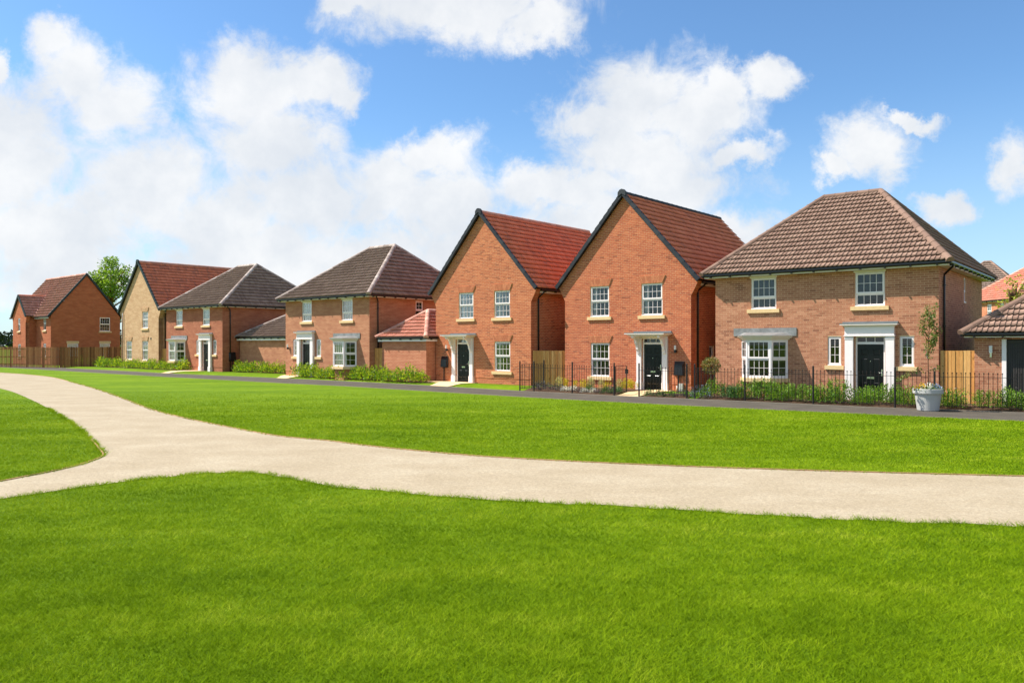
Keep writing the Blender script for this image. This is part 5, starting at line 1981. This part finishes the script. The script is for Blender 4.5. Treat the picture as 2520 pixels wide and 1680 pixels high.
# planter with its sapling
PX, PY = 12.66, 23.62
o = thing('planter', 'large pale grey round planter on the tarmac path', 'planter', (PX, PY, gz_at(PX, PY) + .01))
MB().lathe([(0, 0), (.285, 0), (.30, .02), (.365, .52), (.415, .525), (.42, .54), (.42, .66), (.41, .67), (.385, .67), (.375, .60), (0, .60)], 40).build('pot', M['pot'], o, None, False)
MB().lathe([(0, .61), (.376, .605)], 24).build('soil', M['soil'], o)
s_ = thing('sapling', 'slender young tree growing in the grey planter', 'tree', (PX, PY, gz_at(PX, PY) + .60))
mb = MB()
mb.tube([(0, 0, -.05), (.015, 0, .5), (.0, .01, 1.1), (.03, .0, 1.7), (.05, .0, 2.4)], [.02, .018, .015, .011, .005], 8)
rg = random.Random(5)
lp = []
for i in range(15):
    z = .95 + i * .092
    a = rg.uniform(0, 6.28)
    L = rg.uniform(.22, .36) * (1.25 - .5 * abs(z - 1.45))
    p0 = Vector((.02, 0, z))
    p1 = p0 + Vector((math.cos(a) * L * .5, math.sin(a) * L * .5, L * .8))
    p2 = p0 + Vector((math.cos(a) * L * .75, math.sin(a) * L * .75, L * 1.6))
    mb.tube([p0, p1, p2], [.008, .006, .003], 5)
    lp += [p0.lerp(p1, t) for t in (.4, .7, 1)] + [p1.lerp(p2, t) for t in (.2, .4, .6, .8, 1)]
p0, p1, p2, p3 = Vector((0, 0, .62)), Vector((-.3, -.02, .68)), Vector((-.62, -.03, .52)), Vector((-.92, -.05, .36))
mb.tube([p0, p1, p2, p3], [.008, .006, .005, .003], 5)
lp += [p0.lerp(p1, t) for t in (.5, .9)] + [p1.lerp(p2, t) for t in (.3, .6, .9)] + [p2.lerp(p3, t) for t in (.2, .4, .6, .8, 1)] * 2
q1 = Vector((.34, .02, .74))
mb.tube([Vector((0, 0, .62)), q1], [.007, .003], 5)
lp += [Vector((0, 0, .62)).lerp(q1, t) for t in (.5, .7, .9, 1)]
mb.build('trunk', M['bark'], s_, None, True)
fo = MB()
for p in lp:
    for k in range(8):
        c = p + Vector((rg.gauss(0, .035), rg.gauss(0, .035), rg.gauss(0, .04)))
        d = Vector((rg.gauss(0, 1), rg.gauss(0, 1), rg.gauss(-.5, .6))).normalized()
        ax = d.cross(Vector((rg.gauss(0, 1), rg.gauss(0, 1), rg.gauss(0, 1)))).normalized()
        L = rg.uniform(.06, .095)
        fo.add([tuple(c), tuple(c + d * L * .5 + ax * L * .24), tuple(c + d * L), tuple(c + d * L * .5 - ax * L * .24)], [(0, 1, 2, 3)])
fo.build('crown', M['leaf_sapling'], s_)
put_box('plant_tag', M['white'], -.06, -.03, -.03, -.028, 1.0, 1.22, s_)
for i, (nm, mt, x, y, lb) in enumerate((('pansy', 'flower_yellow', -.26, -.12, 'yellow pansies at the left of the grey planter'), ('white_pansy', 'flower_white', -.13, -.2, 'white pansies in the middle of the grey planter'), ('violet_pansy', 'flower_blue', .18, -.14, 'pale violet pansies at the right of the grey planter'))):
    o = thing(nm, lb, 'flower', (PX + x, PY + y, gz_at(PX, PY) + .61))
    link('leaves', leaf_cloud('pansyl', M['leaf_green'], 160, .34, .14, .055, 'dome', 111, .6), o)
    link('blooms', leaf_cloud('pansy' + mt, M[mt], 110, .32, .20, .06, 'dome', 112 + i, .6, .7), o)
o = thing('trailing_plant', 'golden trailing plant filling the back of the grey planter', 'plant', (PX + .12, PY + .05, gz_at(PX, PY) + .60))
link('foliage', leaf_cloud('trail', M['leaf_golden'], 420, .56, .20, .055, 'dome', 118, .5), o)


def big_tree(name, label, x, y, h, w, trunk_h, mat, n=5200, leaf=.34, seed=3):
    o = thing(name, label, 'tree', (x, y, gz_at(x, y)))
    rg = random.Random(seed)
    mb = MB()
    mb.tube([(0, 0, -.2), (.1, 0, trunk_h * .5), (.05, .1, trunk_h), (0, 0, h * .8)], [.42, .34, .26, .06], 10)
    cl = []
    for i in range(26):
        a = i * 2.4
        t = rg.uniform(0, 1)
        z0 = trunk_h * .8 + (h - trunk_h) * .62 * t
        reach = w / 2 * rg.uniform(.55, .95) * (1 - .45 * t ** 2)
        tip = Vector((math.cos(a) * reach, math.sin(a) * reach, z0 + rg.uniform(.1, .22) * h))
        mid = Vector((math.cos(a) * reach * .5, math.sin(a) * reach * .5, z0 + .06 * h))
        mb.tube([(0, 0, z0), mid, tip], [.13, .08, .03], 6)
        cl += [(tip, rg.uniform(.10, .17) * w), (mid * .5 + tip * .5, rg.uniform(.08, .14) * w)]
    for i in range(10):
        cl.append((Vector((rg.gauss(0, .16) * w, rg.gauss(0, .16) * w, h * rg.uniform(.62, .96))), rg.uniform(.09, .15) * w))
    mb.build('trunk', M['bark'], o, None, True)
    rn_ = np.random.default_rng(seed)
    idx = rn_.integers(0, len(cl), n)
    C0 = np.array([tuple(c) for c, _ in cl])
    RR = np.array([r for _, r in cl])
    d = rn_.normal(size=(n, 3))
    d /= np.linalg.norm(d, axis=1)[:, None]
    c = C0[idx] + d * (RR[idx] * rn_.random(n) ** .45)[:, None] * np.array([1, 1, .75])
    ou = d + rn_.normal(0, .6, (n, 3))
    ou /= np.linalg.norm(ou, axis=1)[:, None]
    ax = np.cross(ou, rn_.normal(size=(n, 3)))
    ax /= np.linalg.norm(ax, axis=1)[:, None]
    L = leaf * rn_.uniform(.6, 1.2, n)[:, None]
    v = np.stack([c, c + ou * L * .5 + ax * L * .3, c + ou * L, c + ou * L * .5 - ax * L * .3], 1).reshape(-1, 3)
    me = bpy.data.meshes.new('crown')
    me.from_pydata(v.tolist(), [], [(4 * i, 4 * i + 1, 4 * i + 2, 4 * i + 3) for i in range(n)])
    me.materials.append(mat)
    link('crown', me, o)
    return o


big_tree('broadleaf_tree', 'tall light green tree behind the buff and deep red houses', -49.6, 96.0, 13.2, 7.2, 4.5, M['leaf_tree'], 7500, .30)
big_tree('broadleaf_tree', 'distant tree whose top just shows above the grey-roofed houses', -30.5, 110.0, 10.6, 5.0, 3.5, M['leaf_tree'], 2600, .34, 8)
big_tree('golden_tree', 'golden green young tree before the terracotta-roofed house', 32.9, 51.0, 5.5, 1.7, 2.0, M['leaf_golden'], 700, .17, 12)

# far dark wood on the left horizon: one mass
rn_ = np.random.default_rng(77)
n = 9000
xs_ = rn_.uniform(-330, -120, n)
ys_ = 265 + rn_.uniform(-12, 12, n)
tops = 4.4 + 1.0 * np.sin(xs_ * .31) + .8 * np.sin(xs_ * .83 + 1) + rn_.normal(0, .35, n)
zs_ = tops * rn_.random(n) ** .5
d = rn_.normal(size=(n, 3))
d /= np.linalg.norm(d, axis=1)[:, None]
ax = np.cross(d, rn_.normal(size=(n, 3)))
ax /= np.linalg.norm(ax, axis=1)[:, None]
c = np.stack([xs_, ys_, zs_], 1)
L = rn_.uniform(.8, 1.7, n)[:, None]
v = np.stack([c, c + d * L * .5 + ax * L * .4, c + d * L, c + d * L * .5 - ax * L * .4], 1).reshape(-1, 3)
me = bpy.data.meshes.new('woodland')
me.from_pydata(v.tolist(), [], [(4 * i, 4 * i + 1, 4 * i + 2, 4 * i + 3) for i in range(n)])
me.materials.append(M['leaf_wood'])
tag(link('woodland', me), 'dark distant wood on the left horizon', 'wood', None, 'stuff')


# ------------------------------------------------------------------ grass blades on the near lawn
def in_poly(px, py, poly):
    ins = np.zeros(len(px), bool)
    q = poly[-1]
    for p in poly:
        c = ((p[1] > py) != (q[1] > py))
        with np.errstate(divide='ignore', invalid='ignore'):
            xi = (q[0] - p[0]) * (py - p[1]) / (q[1] - p[1]) + p[0]
        ins ^= c & (px < xi)
        q = p
    return ins


def grass():
    rg = np.random.default_rng(21)
    n = 3800000
    y = 2.6 * np.exp(rg.random(n) * math.log(34 / 2.6))
    hw = y * .68 + 4.6
    x = rg.uniform(-1, 1, n) * hw
    # thin out with distance, fading to nothing at the far end
    want = np.where(y < 6, 7600, 7600 * (6 / y) ** 1.8) * np.clip((34 - y) / 12, 0, 1) * np.clip((hw - np.abs(x)) / 2.2, 0, 1)
    have = n / math.log(34 / 2.6) / y / (2 * hw)
    k = rg.random(n) < want / have
    x, y = x[k], y[k]
    k = ~in_poly(x, y, GRAVEL)
    fp = front + [(60, 60), (-60, 120)]
    k &= ~in_poly(x, y, [(p[0], p[1]) for p in fp])
    x, y = x[k], y[k]
    fr_ = np.array(resample(g_low[36:], 26000) + resample(g_isl[8:60], 6000) + resample(g_top[30:], 7000))
    sp = np.concatenate([np.full(26000, .055), np.full(13000, .03)])
    fx = fr_[:, 0] + rg.normal(0, 1, len(fr_)) * sp
    fy = fr_[:, 1] + rg.normal(0, 1, len(fr_)) * sp
    keep = rg.random(len(fx)) < .25 + .75 * (np.sin(fx * 5.1) * np.sin(fx * 13.7 + fy * 3) > -.2)
    fx, fy = fx[keep], fy[keep]
    n0 = len(x)
    x, y = np.concatenate([x, fx]), np.concatenate([y, fy])
    n = len(x)
    clump = .5 + .5 * np.sin(x * 3.1 + 1.7 * np.sin(y * 1.3)) * np.sin(y * 2.7 + 1.1 * np.sin(x * 1.9))
    sc = np.clip(y / 6.0, 1, 3.2)
    near_ = np.clip((10 - y) / 5, 0, 1)
    h = (.012 + .016 * rg.random(n) + .008 * clump) * (1 + .7 * near_) * (1 + .12 * (sc - 1))
    tuft = rg.random(n) < .004
    tuft[n0:] = rg.random(n - n0) < .5
    h = np.where(tuft, h * 1.8, h)
    a = rg.uniform(0, 2 * np.pi, n)
    w = (.0032 + .0026 * rg.random(n)) * sc
    lean = h * rg.uniform(.5, 2.0, n)
    b = rg.uniform(0, 2 * np.pi, n)
    cx, cy = np.cos(a) * w / 2, np.sin(a) * w / 2
    lx, ly = np.cos(b) * lean, np.sin(b) * lean
    zz = np.zeros(n)
    p0 = np.stack([x - cx, y - cy, zz], 1)
    p1 = np.stack([x + cx, y + cy, zz], 1)
    p2 = np.stack([x + lx, y + ly, h], 1)
    v = np.stack([p0, p1, p2], 1).reshape(-1, 3).astype(np.float32)
    me = bpy.data.meshes.new('grass')
    me.vertices.add(3 * n)
    me.vertices.foreach_set('co', v.ravel())
    me.loops.add(3 * n)
    me.loops.foreach_set('vertex_index', np.arange(3 * n, dtype=np.int32))
    me.polygons.add(n)
    me.polygons.foreach_set('loop_start', np.arange(0, 3 * n, 3, dtype=np.int32))
    me.update(calc_edges=True)
    me.validate()
    me.materials.append(M['grass_blade'])
    print('blades', n)
    tag(link('grass', me), 'short green grass of the near lawn', 'grass', None, 'stuff')


grass()
print('objects', len(SC.objects))
